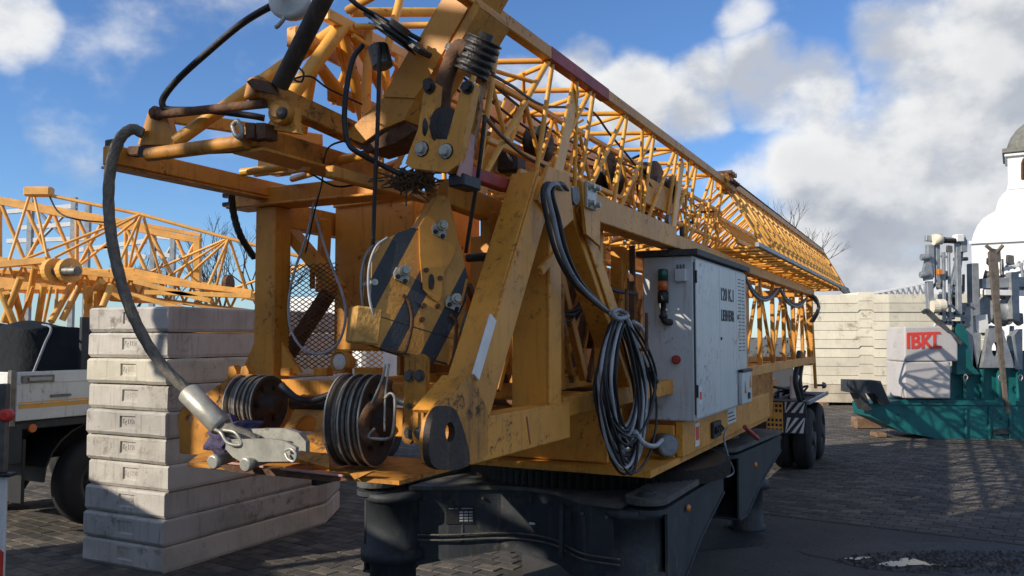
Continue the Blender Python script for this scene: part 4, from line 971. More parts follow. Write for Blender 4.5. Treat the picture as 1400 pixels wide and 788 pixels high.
for dv,dx,mt in ((0,0,'black'),(.02,9,'hose_grey'),(.0,16,'black')):
    cable(crane,'frame_hose',[q(765+dx,270,U=4.45),q(752+dx,252,V=-1.78+dv),q(742+dx*.8,262,V=-1.77+dv),q(748+dx,300,V=-1.76+dv),q(760+dx*.9,345,V=-1.74+dv),q(782+dx*.7,385,V=-1.74+dv),q(815+dx*.3,415,V=-1.74+dv),q(838,432,V=-1.74+dv)],.0135,mt,8)
cable(crane,'frame_hose',[q(812,320,V=-2.0),q(818,370,V=-2.0),q(835,395,V=-2.0),q(870,402,V=-2.0)],.015,'black',8)
for (x0,y0,x1,y1,s) in ((1018,378,1063,395,20),(1066,395,1103,408,14)):
    for d in (0,3): cable(crane,'slack_hose',[q(x0,y0,V=-1.82),q((x0*3+x1)/4,(y0*3+y1)/4+s*.75+d,V=-1.82),q((x0+x1)/2,(y0+y1)/2+s+d,V=-1.82),q((x0+3*x1)/4,(y0+3*y1)/4+s*.75+d,V=-1.82),q(x1,y1,V=-1.82)],.02,'hose_grey' if d else 'black',8)
for k in range(5): cable(crane,'hose_bundle',[q(1105+k*2,402+k*2,U=14.8),q(1116+k,408+k*3,U=14.7),q(1119-k,425+k,U=14.7),q(1112-k,440,U=14.8)],.022,'black' if k%2 else 'hose_grey',7)
# chassis valve tubes
for k in range(3): cable(crane,'brake_line',[q(945,645+k*6,U=8.0),q(960,650+k*5,U=8.1),q(975,646+k*5,U=8.2),q(985,640+k*4,U=8.4)],.010,'steel_dark',6)
cable(crane,'earth_cable',[q(995,585,V=-1.78),q(990,600,V=-1.72),q(997,628,V=-1.66),q(1003,645,V=-1.66),q(993,652,V=-1.7),q(975,646,V=-1.75)],.009,'hose_grey',6)
# handle red
tube(crane,'red_lever',q(1018,584,V=-1.72),q(1036,600,V=-1.68),.022,'red',10)
# --- control cabinet ---
CU0,CU1,CV0,CV1,CZ0,CZ1=6.53,8.51,-2.11,-1.70,1.535,2.835
cb=box(crane,'control_cabinet',c(CU0,CV0,CZ0),c(CU1,CV1,CZ1),'cab',.008)
cb['label']='pale grey control cabinet with dark lid and beacon'
plate(cb,'lid',[c(CU0-.05,CV0-.04,CZ1+.004),c(CU0-.05,CV1+.05,CZ1+.004),c(CU1+.04,CV1+.05,CZ1+.004),c(CU1+.04,CV0-.04,CZ1+.004)],(0,0,.045),'cab_dark')
uA,uB,uC=CU0+.03,7.35,8.03
for i,(a,b) in enumerate(((uA,uB),(uB+.006,uC),(uC+.006,CU1-.01))):
    d_=box(cb,'door',c(a,CV1+.001,CZ0+.02),c(b,CV1+.016,CZ1-.02),'cab',.004)
    if i==0:
        for z in (2.62,1.72): box(d_,'hinge',c(a-.012,CV1+.012,z),c(a+.012,CV1+.024,z+.10),'black',.003)
        box(d_,'hinge_strip',c(a-.026,CV1+.002,CZ0+.05),c(a-.014,CV1+.012,CZ1-.05),'dark_print',0)
        s_=box(d_,'sticker',c(a+.05,CV1+.016,1.66),c(a+.14,CV1+.018,1.80),'white',0); box(s_,'sticker_print',c(a+.065,CV1+.018,1.70),c(a+.125,CV1+.0195,1.76),'red_bright',0)
    if i==1:
        lathe(d_,'lock',c(a+.04,CV1+.016,2.18),(1,0,0),[(0,.014),(.01,.012)],'black',10)
        text(d_,'lettering','120 K.1',c(a+.06,CV1+.017,2.515),(0,1,0),(0,0,1),.115,'dark_print',width=.50,off=.008)
        text(d_,'lettering','LIEBHERR',c(a+.06,CV1+.017,2.335),(0,1,0),(0,0,1),.10,'dark_print',width=.52,off=.022)
    if i==2:
        for col in range(2):
            for r in range(21):
                box(d_,'vent_slot',c(a+.10+col*.17,CV1+.014,2.74-r*.034),c(a+.21+col*.17,CV1+.0185,2.748-r*.034),'dark_print',0)
        tri=[c(a+.08,CV1+.017,2.18),c(a+.16,CV1+.017,2.18),c(a+.12,CV1+.017,2.28)]
        plate(d_,'warning_triangle',tri,(.002,0,0),'amber')
        box(d_,'sticker',c(a+.05,CV1+.017,2.36),c(a+.10,CV1+.019,2.40),'black',0)
jbx=box(cb,'switch_box',c(8.06,CV1+.02,1.56),c(8.50,CV1+.06,1.86),'cab',.006)
box(jbx,'box_hood',c(8.05,CV1+.02,1.86),c(8.51,CV1+.07,1.885),'black',.004)
for uu,z in ((8.14,1.66),(8.38,1.70)): plate(jbx,'warning_triangle',[c(uu,CV1+.061,z),c(uu+.09,CV1+.061,z),c(uu+.045,CV1+.061,z+.12)],(.002,0,0),'amber')
box(jbx,'socket',c(8.30,CV1+.06,1.60),c(8.36,CV1+.075,1.66),'black',.003)
lathe(cb,'seal_disc',c(7.97,CV1+.016,1.72),(1,0,0),[(0,.03),(.003,.03)],'white',14)
bc=q(907,400,U=CU0-.06)
pole=lathe(cb,'beacon',c(CU0-.07,bc.x,2.36),(0,0,1),[(-.02,.03),(0,.035),(.02,.022),(.10,.022),(.10,.042),(.19,.044),(.19,.034),(.20,.034)],'black',18,True)
lathe(pole,'orange_lens',c(CU0-.07,bc.x,2.56),(0,0,1),[(0,.042),(.075,.042)],'orange_lens',18,True)
lathe(pole,'green_lens',c(CU0-.07,bc.x,2.636),(0,0,1),[(0,.042),(.085,.042),(.095,.03)],'green_lens',18,True)
cable(pole,'bracket_arm',[c(CU0-.07,bc.x,2.36),c(CU0-.06,bc.x+.01,2.32),c(CU0-.02,bc.x+.03,2.31),c(CU0,bc.x+.035,2.31)],.028,'black',8)
tp=q(932,375,U=CU0)
bx=box(cb,'sensor_box',Vector((tp.x-.045,CU0-.05,2.63)),Vector((tp.x+.045,CU0,2.73)),'cab',.006)
for k in range(3): tube(bx,'gland',Vector((tp.x-.025+k*.025,CU0-.03,2.73)),Vector((tp.x-.025+k*.025,CU0-.03,2.765)),.008,'steel_dark',8)
rs=q(925,492,U=CU0)
o=lathe(cb,'red_switch',Vector((rs.x,CU0,rs.z)),(0,-1,0),[(0,.036),(.02,.036),(.02,.026),(.045,.024)],'red',16)
# --- rear axles ---
for uu in (14.9,16.15):
    for v0,v1 in ((-2.50,-2.20),(-2.17,-1.87),(-3.9,-3.6),(-3.57,-3.27)):
        wl=lathe(crane,'wheel',c(uu,v0,.50),(1,0,0),[(0,.33),(.015,.44),(.05,.485),(.10,.5),(.20,.5),(.25,.485),(.285,.44),(.30,.33),(.30,.30),(.24,.27)],'tyre',32,True)
        lathe(wl,'rim',c(uu,v0+.24,.50),(1,0,0),[(0,.29),(.02,.27),(.02,.12),(.08,.11),(.08,.04)],'rim',22)
        for k in range(3): 
            bm=bmesh.new(); P=ring(c(uu,v0+.075+k*.075,.5),(1,0,0),.499,32); P+=P[:2]; bm_cable(bm,P,.006,4,1); frombm('tread_groove',bm,'black',wl)
box(crane,'axle_bogie',c(14.2,-3.3,.65),c(16.6,-2.5,1.0),'chassis',.02)
fn=box(crane,'fender',c(14.15,-2.60,1.10),c(16.75,-1.88,1.16),'chassis',.01)
box(fn,'fender_front',c(14.12,-2.60,.64),c(14.17,-1.88,1.16),'chassis',.006)
beam(fn,'fender_tube',c(14.2,-1.86,1.14),c(16.8,-1.86,1.14),.05,.06,'gal')
yp=[c(14.115,-2.50,.66),c(14.115,-2.24,.66),c(14.115,-2.24,1.14),c(14.115,-2.50,1.14)]
hs=[]
for i in range(4):
    for j in range(6):
        if j==3: continue
        x0=-2.485+i*.062; z0=.675+j*.077; hs.append([c(14.115,x0,z0),c(14.115,x0+.04,z0),c(14.115,x0+.04,z0+.045),c(14.115,x0,z0+.045)])
plate(fn,'perforated_step',yp,(0,-.012,0),'yellow_far',holes=hs)
for z0,z1 in ((.66,.90),(.98,1.15)):
    w0,w1=-2.21,-1.90
    bdz=z1-z0
    for k in range(4):
        s=-.16+k*.125
        P=[(s,0),(s+.06,0),(s+.06+bdz*.8,bdz),(s+bdz*.8,bdz)]
        # clip to plate
        P=[(min(max(x,0.0),.31),y) for x,y in P]
        if max(x for x,y in P)-min(x for x,y in P)<.02: continue
        plate(fn,'chevron',[c(14.115,w0+x,z0+y) for x,y in P],(0,-.004,0),'stripe_white')
box(fn,'chevron_board',c(14.118,-2.235,.655),c(14.12,-1.895,1.155),'stripe_black',0)
# clutter on the rear fender
cable(crane,'tank_strap',[c(13.6,-1.9,1.2),c(13.5,-1.95,1.5),c(13.7,-1.95,1.75),c(13.95,-1.95,1.95)],.04,'black',7)
cable(crane,'tank_strap',[c(14.0,-1.92,1.2),c(13.95,-1.95,1.5),c(14.2,-1.95,1.75),c(14.45,-1.95,1.95)],.04,'black',7)
box(crane,'white_canister',c(13.9,-2.1,1.2),c(14.05,-1.95,1.6),'white',.03)
for k in range(9):
    rg=random.Random(k); cable(crane,'air_line',[c(14.3+rg.uniform(0,1.5),-2.5+rg.uniform(0,.5),1.18),c(14.6+rg.uniform(0,1),-2.3+rg.uniform(-.2,.3),1.25+rg.uniform(0,.12)),c(15+rg.uniform(0,1.2),-2.2+rg.uniform(-.2,.3),1.19)],.022,'black',6)
lathe(crane,'tail_knob',c(15.9,-1.84,1.33),(1,0,0),[(-.12,.02),(0,.02),(.0,.06),(.05,.05),(.07,.02)],'steel_dark',14,True)
beam(crane,'rear_gooseneck',c(10.3,-2.9,1.45),c(16.5,-2.9,1.25),.35,.3,'yellow_worn')
# ---------------- hook block ----------------
hb_=thing('hook_block','heavy hook block with black and yellow warning stripes hanging before the A frame','hook block',q(570,500,U=3.45),CR)
def hp(px,py,off=0.0):
    u=3.26+(px-508)/(640-508)*.36
    return q(px,py,U=u)
HN=(hp(640,400)-hp(508,400)).cross(Vector((0,0,1))).normalized()   # towards the right front
if HN.x<0: HN=-HN
HD=(hp(640,400)-hp(508,400)); HD.z=0; HD.normalize()
def stripes_mat():
    m=mat('hazard_stripes',(.60,.285,.05),.5,0,.25,5,.38,(.06,.035,.02),22,.35,.004)
    nt=m.node_tree; N=nt.nodes; L=nt.links; b=N['Principled BSDF']
    src=b.inputs['Base Color'].links[0].from_socket
    geo=[n for n in N if n.type=='NEW_GEOMETRY'][0]
    wd=Matrix.Rotation(CR,3,'Z')@HD; o=Matrix.Rotation(CR,3,'Z')@hp(540,365)
    v=N.new('ShaderNodeVectorMath'); v.operation='SUBTRACT'; L.new(geo.outputs['Position'],v.inputs[0]); v.inputs[1].default_value=o
    d=N.new('ShaderNodeVectorMath'); d.operation='DOT_PRODUCT'; L.new(v.outputs[0],d.inputs[0]); d.inputs[1].default_value=(wd*(-1.9)+Vector((0,0,1)))
    a=N.new('ShaderNodeMath'); a.operation='MULTIPLY'; L.new(d.outputs['Value'],a.inputs[0]); a.inputs[1].default_value=1/.41
    a2=N.new('ShaderNodeMath'); a2.operation='ADD'; L.new(a.outputs[0],a2.inputs[0]); a2.inputs[1].default_value=10.05
    f=N.new('ShaderNodeMath'); f.operation='FRACT'; L.new(a2.outputs[0],f.inputs[0])
    l=N.new('ShaderNodeMath'); l.operation='LESS_THAN'; L.new(f.outputs[0],l.inputs[0]); l.inputs[1].default_value=.44
    n2=N.new('ShaderNodeTexNoise'); n2.inputs['Scale'].default_value=45; n2.inputs['Detail'].default_value=5; L.new(geo.outputs['Position'],n2.inputs['Vector'])
    ch=N.new('ShaderNodeMath'); ch.operation='LESS_THAN'; L.new(n2.outputs['Fac'],ch.inputs[0]); ch.inputs[1].default_value=.72
    ml=N.new('ShaderNodeMath'); ml.operation='MULTIPLY'; L.new(l.outputs[0],ml.inputs[0]); L.new(ch.outputs[0],ml.inputs[1])
    mx=N.new('ShaderNodeMix'); mx.data_type='RGBA'; L.new(ml.outputs[0],mx.inputs['Factor']); L.new(src,mx.inputs['A']); mx.inputs['B'].default_value=(.032,.036,.044,1)
    L.new(mx.outputs['Result'],b.inputs['Base Color']); return m
M['hazard']=stripes_mat()
out=[(509,352),(522,331),(545,318),(566,311),(573,316),(600,330),(624,322),(632,345),(640,382),(636,425),(624,470),(613,500),(590,497),(560,489),(530,480),(511,472),(506,440)]
pf=plate(hb_,'side_plate',[hp(*p) for p in out],-HN*.022,'hazard')
out2=[(x,y) for x,y in out]
plate(hb_,'side_plate',[hp(*p)-HN*.17 for p in out],-HN*.022,'yellow_worn')
beam(pf,'plate_seam',hp(516,432)+HN*.001,hp(614,462)+HN*.001,.004,.004,'grease',bev=0)
# hanger plate on top
hg=plate(hb_,'hanger_plate',[hp(*p)+HN*.02 for p in ((572,312),(597,268),(606,268),(613,276),(624,325),(618,352),(606,372),(602,405),(598,414),(588,408),(577,396),(573,350))],-HN*.02,'yellow')
plate(hb_,'hanger_plate',[hp(*p)-HN*.16 for p in ((572,312),(597,268),(606,268),(613,276),(624,325),(618,352),(606,372),(602,405),(588,408),(577,396),(573,350))],-HN*.02,'yellow')
# lit top covers bridging the two plates
def bridge(name,p0,p1,mt='yellow',d0=0.0,d1=.17,th=.012):
    a,b=hp(*p0)-HN*d0,hp(*p1)-HN*d0; a2,b2=hp(*p0)-HN*d1,hp(*p1)-HN*d1; nn=(b-a).cross(HN).normalized()*th
    return fromv(name,[a,b,b2,a2,a+nn,b+nn,b2+nn,a2+nn],[(0,1,2,3),(7,6,5,4),(0,4,5,1),(1,5,6,2),(2,6,7,3),(3,7,4,0)],mt,hb_)
bridge('top_cover',(572,312),(597,268),'yellow_tube',-.02,.19)
bridge('top_cover',(545,318),(566,311),'yellow',0,.17)
bridge('side_cover',(640,382),(613,500),'yellow_worn',0.0,.19)
bridge('bottom_cover',(613,500),(530,480),'rust',0.0,.19)
# sheaves between the plates
def hsheave(px,py,r):
    return lathe(hb_,'sheave',hp(px,py)-HN*.12,HN,[(-.045,r),(-.03,r),(-.012,r*.88),(.012,r*.88),(.03,r),(.07,r),(.07,r*.3)],'steel_dark',32,True)
hsheave(550,385,.13); hsheave(600,430,.16); hsheave(595,355,.12)
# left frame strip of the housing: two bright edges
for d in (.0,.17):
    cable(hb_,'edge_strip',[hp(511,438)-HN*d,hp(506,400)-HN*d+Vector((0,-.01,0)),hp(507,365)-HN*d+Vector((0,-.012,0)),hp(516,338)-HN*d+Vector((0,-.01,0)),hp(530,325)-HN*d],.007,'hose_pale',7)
tube(hb_,'spacer_pin',hp(512,386)+HN*.01,hp(512,386)-HN*.2,.016,'steel',12)
# wooden bumper at the lower left
bm=bmesh.new()
for k in range(5):
    a=hp(514,468)-HN*(.01+k*.038); b=hp(517,420)-HN*(.01+k*.038)
    bm_beam(bm,a-HD*.05+Vector((0,0,-.01)),b-HD*.04+Vector((0,0,.0)),.036,.13,up=HD,bev=.010)
M['bumper']=mat('scuffed_yellow_wood',(.66,.36,.09),.8,0,.4,18,.75,(.20,.14,.13),22,0,.01)
frombm('bumper',bm,'bumper',hb_)
# keeper plates with pins
for px,py in ((549,376),(600,315),(619,414)):
    kp=plate(hb_,'keeper_plate',[hp(px+x,py+y)+HN*.03 for x,y in ((-12,-2),(-8,-10),(9,4),(6,13),(-10,6))],-HN*.03,'steel')
    lathe(kp,'pin_head',hp(px+1,py-5)+HN*.03,HN,[(0,.026),(.03,.026),(.032,.018),(.05,.016)],'steel',14)
    for x,y in ((-7,3),(3,9)): bolt(kp,hp(px+x,py+y)+HN*.03,HN,.008,.014,'grease')
for pts in ([(549,403),(558,414),(562,440),(556,470),(551,482),(540,482)],[(614,430),(622,442),(620,475),(616,497)]):
    cable(hb_,'drag_handle',[hp(*p)+HN*.02 for p in pts],.009,'rust',7)
for px,py in ((581,370),(600,381),(578,418),(597,419),(576,437),(588,393)): lathe(hb_,'bolt',hp(px,py)+HN*.0,HN,[(0,.014),(.03,.012)],'rust',8)
plate(hb_,'pivot_slot',[hp(588+4*math.cos(t*math.pi/5),386+11*math.sin(t*math.pi/5))+HN*.022 for t in range(10)],HN*.004,'grease')
box(hb_,'hanger_eye',hp(598,268)-HN*.12+Vector((-.012,-.012,-.02)),hp(598,262)-HN*.06+Vector((.012,.012,.015)),'yellow_worn',.012)
# cable tie lug
# ---------------- thick rope sling with socket ----------------
sg=thing('rope_sling','thick grey steel rope hanging in an arc from the head frame with cast socket','rope',q(330,630,U=3.2),CR)
cable(sg,'rope',[q(196,183,U=2.94),q(180,177,U=2.90),q(163,192,U=2.87),q(151,232,U=2.86),q(149,290,U=2.86),q(159,360,U=2.88),q(182,432,U=2.94),q(216,492,U=3.02),q(262,541,U=3.1)],.0265,'rope',24,16,twist=.12,lobes=8)
s0,s1=q(255,535,U=3.10),q(304,584,U=3.14)
sk=lathe(sg,'socket',s0,s1-s0,[(0,.042),(.01,.055),((s1-s0).length-.02,.058),((s1-s0).length,.05)],'steel',24,True)
cable(sg,'rope_tail',[q(304,584,U=3.14),q(318,590,U=3.15),q(340,600,U=3.18),q(352,606,U=3.2)],.036,'rope',12,8,twist=.12,lobes=6)
cable(sg,'wire_bridle',[q(293,587,U=3.1),q(302,592,U=3.08),q(312,606,U=3.08),q(330,608,U=3.1),q(322,592,U=3.1),q(305,588,U=3.1)],.009,'steel',7)
cl=[plate(sg,'clevis_cheek',[q(x+dx,y+dy,U=uu) for x,y in ((309,604),(315,601),(368,600),(390,604),(404,612),(405,628),(398,631),(330,632),(318,625),(308,614))],Vector((0,.022,0)),'steel') for dx,dy,uu in ((0,0,3.10),(12,-14,3.24))]
plate(sg,'clevis_cheek',[q(x,y,U=3.22) for x,y in ((346,600),(358,586),(390,586),(408,592),(418,604),(418,620),(410,616),(400,604),(378,600))],Vector((0,.03,0)),'steel')
for px,py in ((331,620),(374,623)):
    lathe(sg,'clevis_pin',q(px,py,U=3.25),(0,-1,-.1),[(0,.028),(.17,.028),(.172,.036),(.195,.036),(.20,.028)],'steel',18,True)
cable(sg,'split_ring',[q(390,616,U=3.08),q(398,614,U=3.07),q(405,622,U=3.07),q(402,631,U=3.07),q(394,628,U=3.07),q(390,620,U=3.08)],.007,'steel',7)
# black hose arching over the head frame
bh=bmesh.new(); bm_cable(bh,[q(455,-25,U=2.85),q(398,-2,U=2.84),q(372,8,U=2.84),q(330,33,U=2.85),q(280,75,U=2.87),q(245,107,U=2.89),q(226,130,U=2.9),q(222,143,U=2.9),q(232,150,U=2.92),q(280,151,U=2.98),q(340,158,U=3.05),q(362,162,U=3.1)],.0165,10,10)
link_top('black_hose',bh,'black','black rubber hose arching high over the gusset of the head frame','hose',q(222,150,U=2.9),CR)
tr_=bmesh.new(); bm_cable(tr_,[q(318,240,U=3.9),q(316,262,U=3.9),q(320,295,U=3.95),q(330,325,U=4.0),q(347,352,U=4.15)],.022,12,10,False,.35,6)
link_top('steel_rope',tr_,'rope_dark','dark twisted steel rope hanging beside the left frame post','rope',q(330,330,U=4.0),CR)
# purple rag
def rag():
    rg=random.Random(2); bm=bmesh.new(); bmesh.ops.create_icosphere(bm,subdivisions=4,radius=1)
    import mathutils.noise as mn
    a=q(302,606,U=3.34); b=q(335,582,U=3.36)
    for v in bm.verts:
        n=v.co.normalized(); f=1+.22*mn.noise(n*2.2)+.05*abs(mn.noise(n*6+Vector((3,1,0))))+.07*math.sin(9*n.z+5*n.x+3*mn.noise(n*2))
        p=Vector((n.x*f,n.y*f,n.z*f)); t=(p.x+1)/2
        v.co=a.lerp(b,t)+Vector((p.x*.09,p.y*.06,p.z*.105*(1.0 if t<.5 else .6)))
    return bm
link_top('rag',rag(),'purple','crumpled purple cloth wrapped behind the rope socket','cloth',q(310,620,U=3.34),CR,smooth=True)
# ---------------- coil of cables ----------------
cc_=thing('cable_coil','long coil of black and grey cables hung beside the control cabinet','cable coil',c(5.05,-1.70,1.34),CR)
rg=random.Random(12)
for i in range(27):
    xc=rg.uniform(849,864); wx=rg.uniform(16,36); top=rg.uniform(430,446); bot=rg.uniform(585,655); v=-1.74+rg.uniform(-.06,.10); sk_=rg.uniform(-6,6)
    P=[]
    for k in range(17):
        t=k/16*2*math.pi; 
        yy=(top+bot)/2-(bot-top)/2*math.cos(t); nar=.50+.50*min(1,((yy-top)/(bot-top))*2.2)
        P.append(q(xc+wx*nar*math.sin(t)*(1+.08*math.sin(2*t+i))-8*(1-(yy-top)/(bot-top))+sk_*math.sin(t/2),yy,V=v+.03*math.sin(t+i)))
    cable(cc_,'cable_loop',P,rg.choice((.0085,.0095,.011)),rg.choice(('black','black','hose_grey','hose_pale')),8,6)
cable(cc_,'tie',[q(836,428,V=-1.62),q(845,436,V=-1.60),q(858,432,V=-1.62),q(846,424,V=-1.68),q(836,428,V=-1.62)],.014,'hose_grey',8)
cable(cc_,'loose_end',[q(868,590,V=-1.66),q(880,606,V=-1.64),q(895,610,V=-1.68),q(905,602,V=-1.8)],.016,'hose_pale',8)
cable(cc_,'plug',[q(888,505,V=-1.68),q(893,515,V=-1.67),q(897,523,V=-1.66)],.022,'black',8)
cable(cc_,'loop_behind',[q(866,440,V=-1.80),q(878,450,V=-1.80),q(888,480,V=-1.80),q(890,520,V=-1.80)],.014,'hose_pale',8)
tube(crane,'coil_bracket',q(884,428,V=-1.68),q(884,478,V=-1.68),.012,'rust',8)
tube(crane,'coil_bracket',q(865,478,V=-1.75),q(886,478,V=-1.68),.012,'rust',8)
tube(crane,'coil_bracket',q(857,395,V=-1.80),q(857,450,V=-1.80),.014,'rust',8)
# ---------------- stack of concrete ballast slabs ----------------
ORD=['lowest','second lowest','third from the bottom','fourth from the bottom','fifth from the bottom','sixth from the bottom','fourth from the top','third from the top','second from the top','topmost']
SH=.249
def slab_bm(u0,v0,z0,h,seed):
    rg=random.Random(seed); bm=bmesh.new(); W=1.10; Lh=3.1; ch=.018
    out=[(0,0),(0,W),(2.2,W),(Lh,W-.45),(Lh,.40),(2.35,0)]   # (along U, towards -V)
    n=len(out); cx=sum(a for a,b in out)/n; cy=sum(b for a,b in out)/n
    rows=[]
    for ins,z in ((.022,0),(0,.03),(0,h-.028),(.018,h-.008),(.05,h-.004)):
        r=[]
        for a,b in out:
            da,db=cx-a,cy-b; d=math.hypot(da,db); r.append(bm.verts.new(c(u0+a+da/d*ins,v0-(b+db/d*ins),z0+z)))
        rows.append(r)
    for i in range(len(rows)-1):
        for j in range(n):
            if i in (1,) and j==0: continue
            bm.faces.new((rows[i][j],rows[i][(j+1)%n],rows[i+1][(j+1)%n],rows[i+1][j]))
    bm.faces.new(rows[0]); bm.faces.new(list(reversed(rows[-1])))
    # front face with a recessed number plate
    A,B,C,D=rows[1][0],rows[1][1],rows[2][1],rows[2][0]   # v0 edge .. far edge
    x0,x1,zl,zh=.40,.62,.072,.192
    def fp(b,z,d=0.0): return bm.verts.new(c(u0+d,v0-b,z0+z))
    o=[fp(x0,zl),fp(x1,zl),fp(x1,zh),fp(x0,zh)]; i_=[fp(x0+.008,zl+.008,.016),fp(x1-.008,zl+.008,.016),fp(x1-.008,zh-.008,.016),fp(x0+.008,zh-.008,.016)]
    for a,b,e,f in ((A,B,o[1],o[0]),(B,C,o[2],o[1]),(C,D,o[3],o[2]),(D,A,o[0],o[3])): bm.faces.new((a,b,e,f))
    for k in range(4): bm.faces.new((o[k],o[(k+1)%4],i_[(k+1)%4],i_[k]))
    bm.faces.new(i_)
    import mathutils.noise as mn
    es=[e for e in bm.edges if e.calc_length()>.5]
    bmesh.ops.subdivide_edges(bm,edges=es,cuts=9)
    for v in bm.verts:
        nn=mn.noise(v.co*5+Vector((seed*3,0,0))); v.co+=Vector((nn*.009,mn.noise(v.co*6+Vector((0,seed,9)))*.005,mn.noise(v.co*4+Vector((7,seed,0)))*.004))
    bmesh.ops.triangulate(bm,faces=[f for f in bm.faces if len(f.verts)>4])
    return bm
for i in range(10):
    rg=random.Random(50+i); du=rg.uniform(-.015,.015)+(.03 if i==3 else 0); dv=rg.uniform(-.012,.012)
    u0=5.60+du; v0=-6.44-.012*i*0+dv-.0*i
    z0=i*SH+.002
    lab='grey cast concrete ballast slab, %s in the stack behind the winch'%ORD[i]
    o=link_top('ballast_slab',slab_bm(u0,v0,z0,SH-.004,i),('concrete_warm','concrete_c','concrete_c','concrete','concrete','concrete_c','concrete','concrete_b','concrete','concrete_c')[i],lab,'concrete slab',c(u0+1.5,v0-.5,z0),CR,'slabs stacked behind the winch')
    t_=text(o,'weight_lettering','Kg 1250' if i not in (7,8) else 'Kg 1250',c(u0+.0155,v0-.60,z0+.100),(1,0,0),(0,0,1),.062,o.data.materials[0],depth=.003,width=.165)
# ---------------- truck at the left ----------------
tk=thing('truck','flatbed truck with grey side boards and an orange reflective line','truck',c(8,-9.9,0),CR)
VT=-8.70; UT0=5.62
for i,(a,b) in enumerate(((UT0,8.4),(8.44,11.5))):
    sd=box(tk,'side_board',c(a,VT-.04,1.30),c(b,VT,1.82),'cab' if True else 'white',.008)
    for z in (1.40,1.62): beam(sd,'board_rib',c(a+.02,VT+.004,z+.08),c(b-.02,VT+.004,z+.08),.012,.012,'cab',bev=.003)
    M.setdefault('orange_tape',mat('orange_tape',(.72,.36,.05),.4,0,.1,8,.2,(.3,.2,.1),20))
    box(sd,'reflective_tape',c(a+.03,VT,1.43),c(b-.03,VT+.003,1.50),'orange_tape',0)
    la=box(sd,'latch',c(a+.05,VT,1.70),c(a+.42,VT+.02,1.78),'steel_dark',.004); box(la,'latch_handle',c(a+.12,VT+.02,1.72),c(a+.38,VT+.035,1.76),'gal',.004)
    box(sd,'hook',c(a+.38,VT,1.535),c(a+.62,VT+.03,1.56),'steel_dark',.004)
box(tk,'corner_post',c(UT0-.06,VT-.06,1.25),c(UT0-.004,VT+.004,1.84),'steel_dark',.004)
tg=box(tk,'tail_board',c(UT0-.05,VT-2.4,1.30),c(UT0-.01,VT-.07,1.82),'white',.008)
box(tk,'rear_beam',c(UT0-.10,VT-2.4,.85),c(UT0+.1,VT-.02,1.27),'chassis',.01)
lathe(tk,'tail_lamp',c(UT0-.10,VT-.16,1.08),(0,-1,0),[(0,.11),(.03,.11),(.04,.08)],'hose_pale',18,True)
lathe(tk,'side_lamp',c(UT0+.22,VT-.06,1.21),(1,0,0),[(0,.05),(.03,.045)],'orange_lens',12)
box(tk,'loading_bed',c(UT0,VT-2.35,1.20),c(11.5,VT-.05,1.29),'chassis',.01)
box(tk,'mud_flap',c(UT0+.12,VT-.55,.42),c(UT0+.16,VT-.05,1.1),'black',.004)
# mudguard arch
P=[];
for k in range(13):
    a=math.pi*k/12; P.append(c(6.75-.66*math.cos(a),VT-.5,.58+.62*math.sin(a)))
bm=bmesh.new()
for k in range(12): bm_beam(bm,P[k],P[k+1],.62,.02,bev=0)
frombm('mudguard',bm,'black',tk)
def truck_wheel(u,v):
    wl=lathe(tk,'wheel',c(u,v-.30,.52),(1,0,0),[(0,.3),(.02,.46),(.06,.51),(.12,.52),(.20,.52),(.25,.51),(.285,.46),(.30,.33),(.29,.30),(.22,.28)],'tyre',36,True)
    rm_=lathe(wl,'rim',c(u,v-.10,.52),(1,0,0),[(0,.31),(.06,.30),(.065,.28),(.02,.22),(.02,.12),(.09,.11),(.09,.05)],'rim',24)
for u in (6.75,8.1,12.5): truck_wheel(u,VT-.05); truck_wheel(u,VT-2.05)
box(tk,'frame_rail',c(UT0,VT-1.6,.75),c(13.5,VT-.8,1.15),'chassis',.01)
box(tk,'cab',c(11.7,VT-2.35,.7),c(13.6,VT-.02,2.9),'white',.06)
# tarp load
def load():
    bm=bmesh.new(); rg=random.Random(5); n,mn_=22,14; u0,u1=UT0+.15,UT0+2.7; v0,v1=VT-.10,VT-2.2; g=[]
    import mathutils.noise as mn
    for i in range(n):
        row=[]
        for j in range(mn_):
            s=i/(n-1); t=j/(mn_-1); e=min(1,min(s,1-s)*22,min(t,1-t)*14)
            z=1.30+e*(.98+.05*math.sin(s*9)+.10*mn.noise(Vector((s*7,t*5,1))))
            row.append(bm.verts.new(c(u0+(u1-u0)*s+.03*mn.noise(Vector((s*8,t*8,4))),v0+(v1-v0)*t+.04*mn.noise(Vector((s*8,z*6,2))),z)))
        g.append(row)
    for i in range(n-1):
        for j in range(mn_-1): bm.faces.new((g[i][j],g[i+1][j],g[i+1][j+1],g[i][j+1]))
    return bm
ld=link_top('tarpaulin_load',load(),'tarp','lumpy load under a black tarpaulin on the truck bed','load',c(UT0+1.4,VT-1.1,1.3),CR,smooth=True)
for k in range(3): cable(ld,'lashing',[c(UT0+.2+k*.75,VT-.06,1.75),c(UT0+.35+k*.75,VT-.08,2.1),c(UT0+.5+k*.75,VT-.2,2.30),c(UT0+.7+k*.7,VT-.8,2.34)],.014,'hose_grey',6)
bm=bmesh.new(); bm_beam(bm,c(6.42,VT-.03,1.82),c(6.42,VT-.03,2.42),.05,.10,up=(0,1,0))
o_=frombm('stake',bm,'chassis',tk)
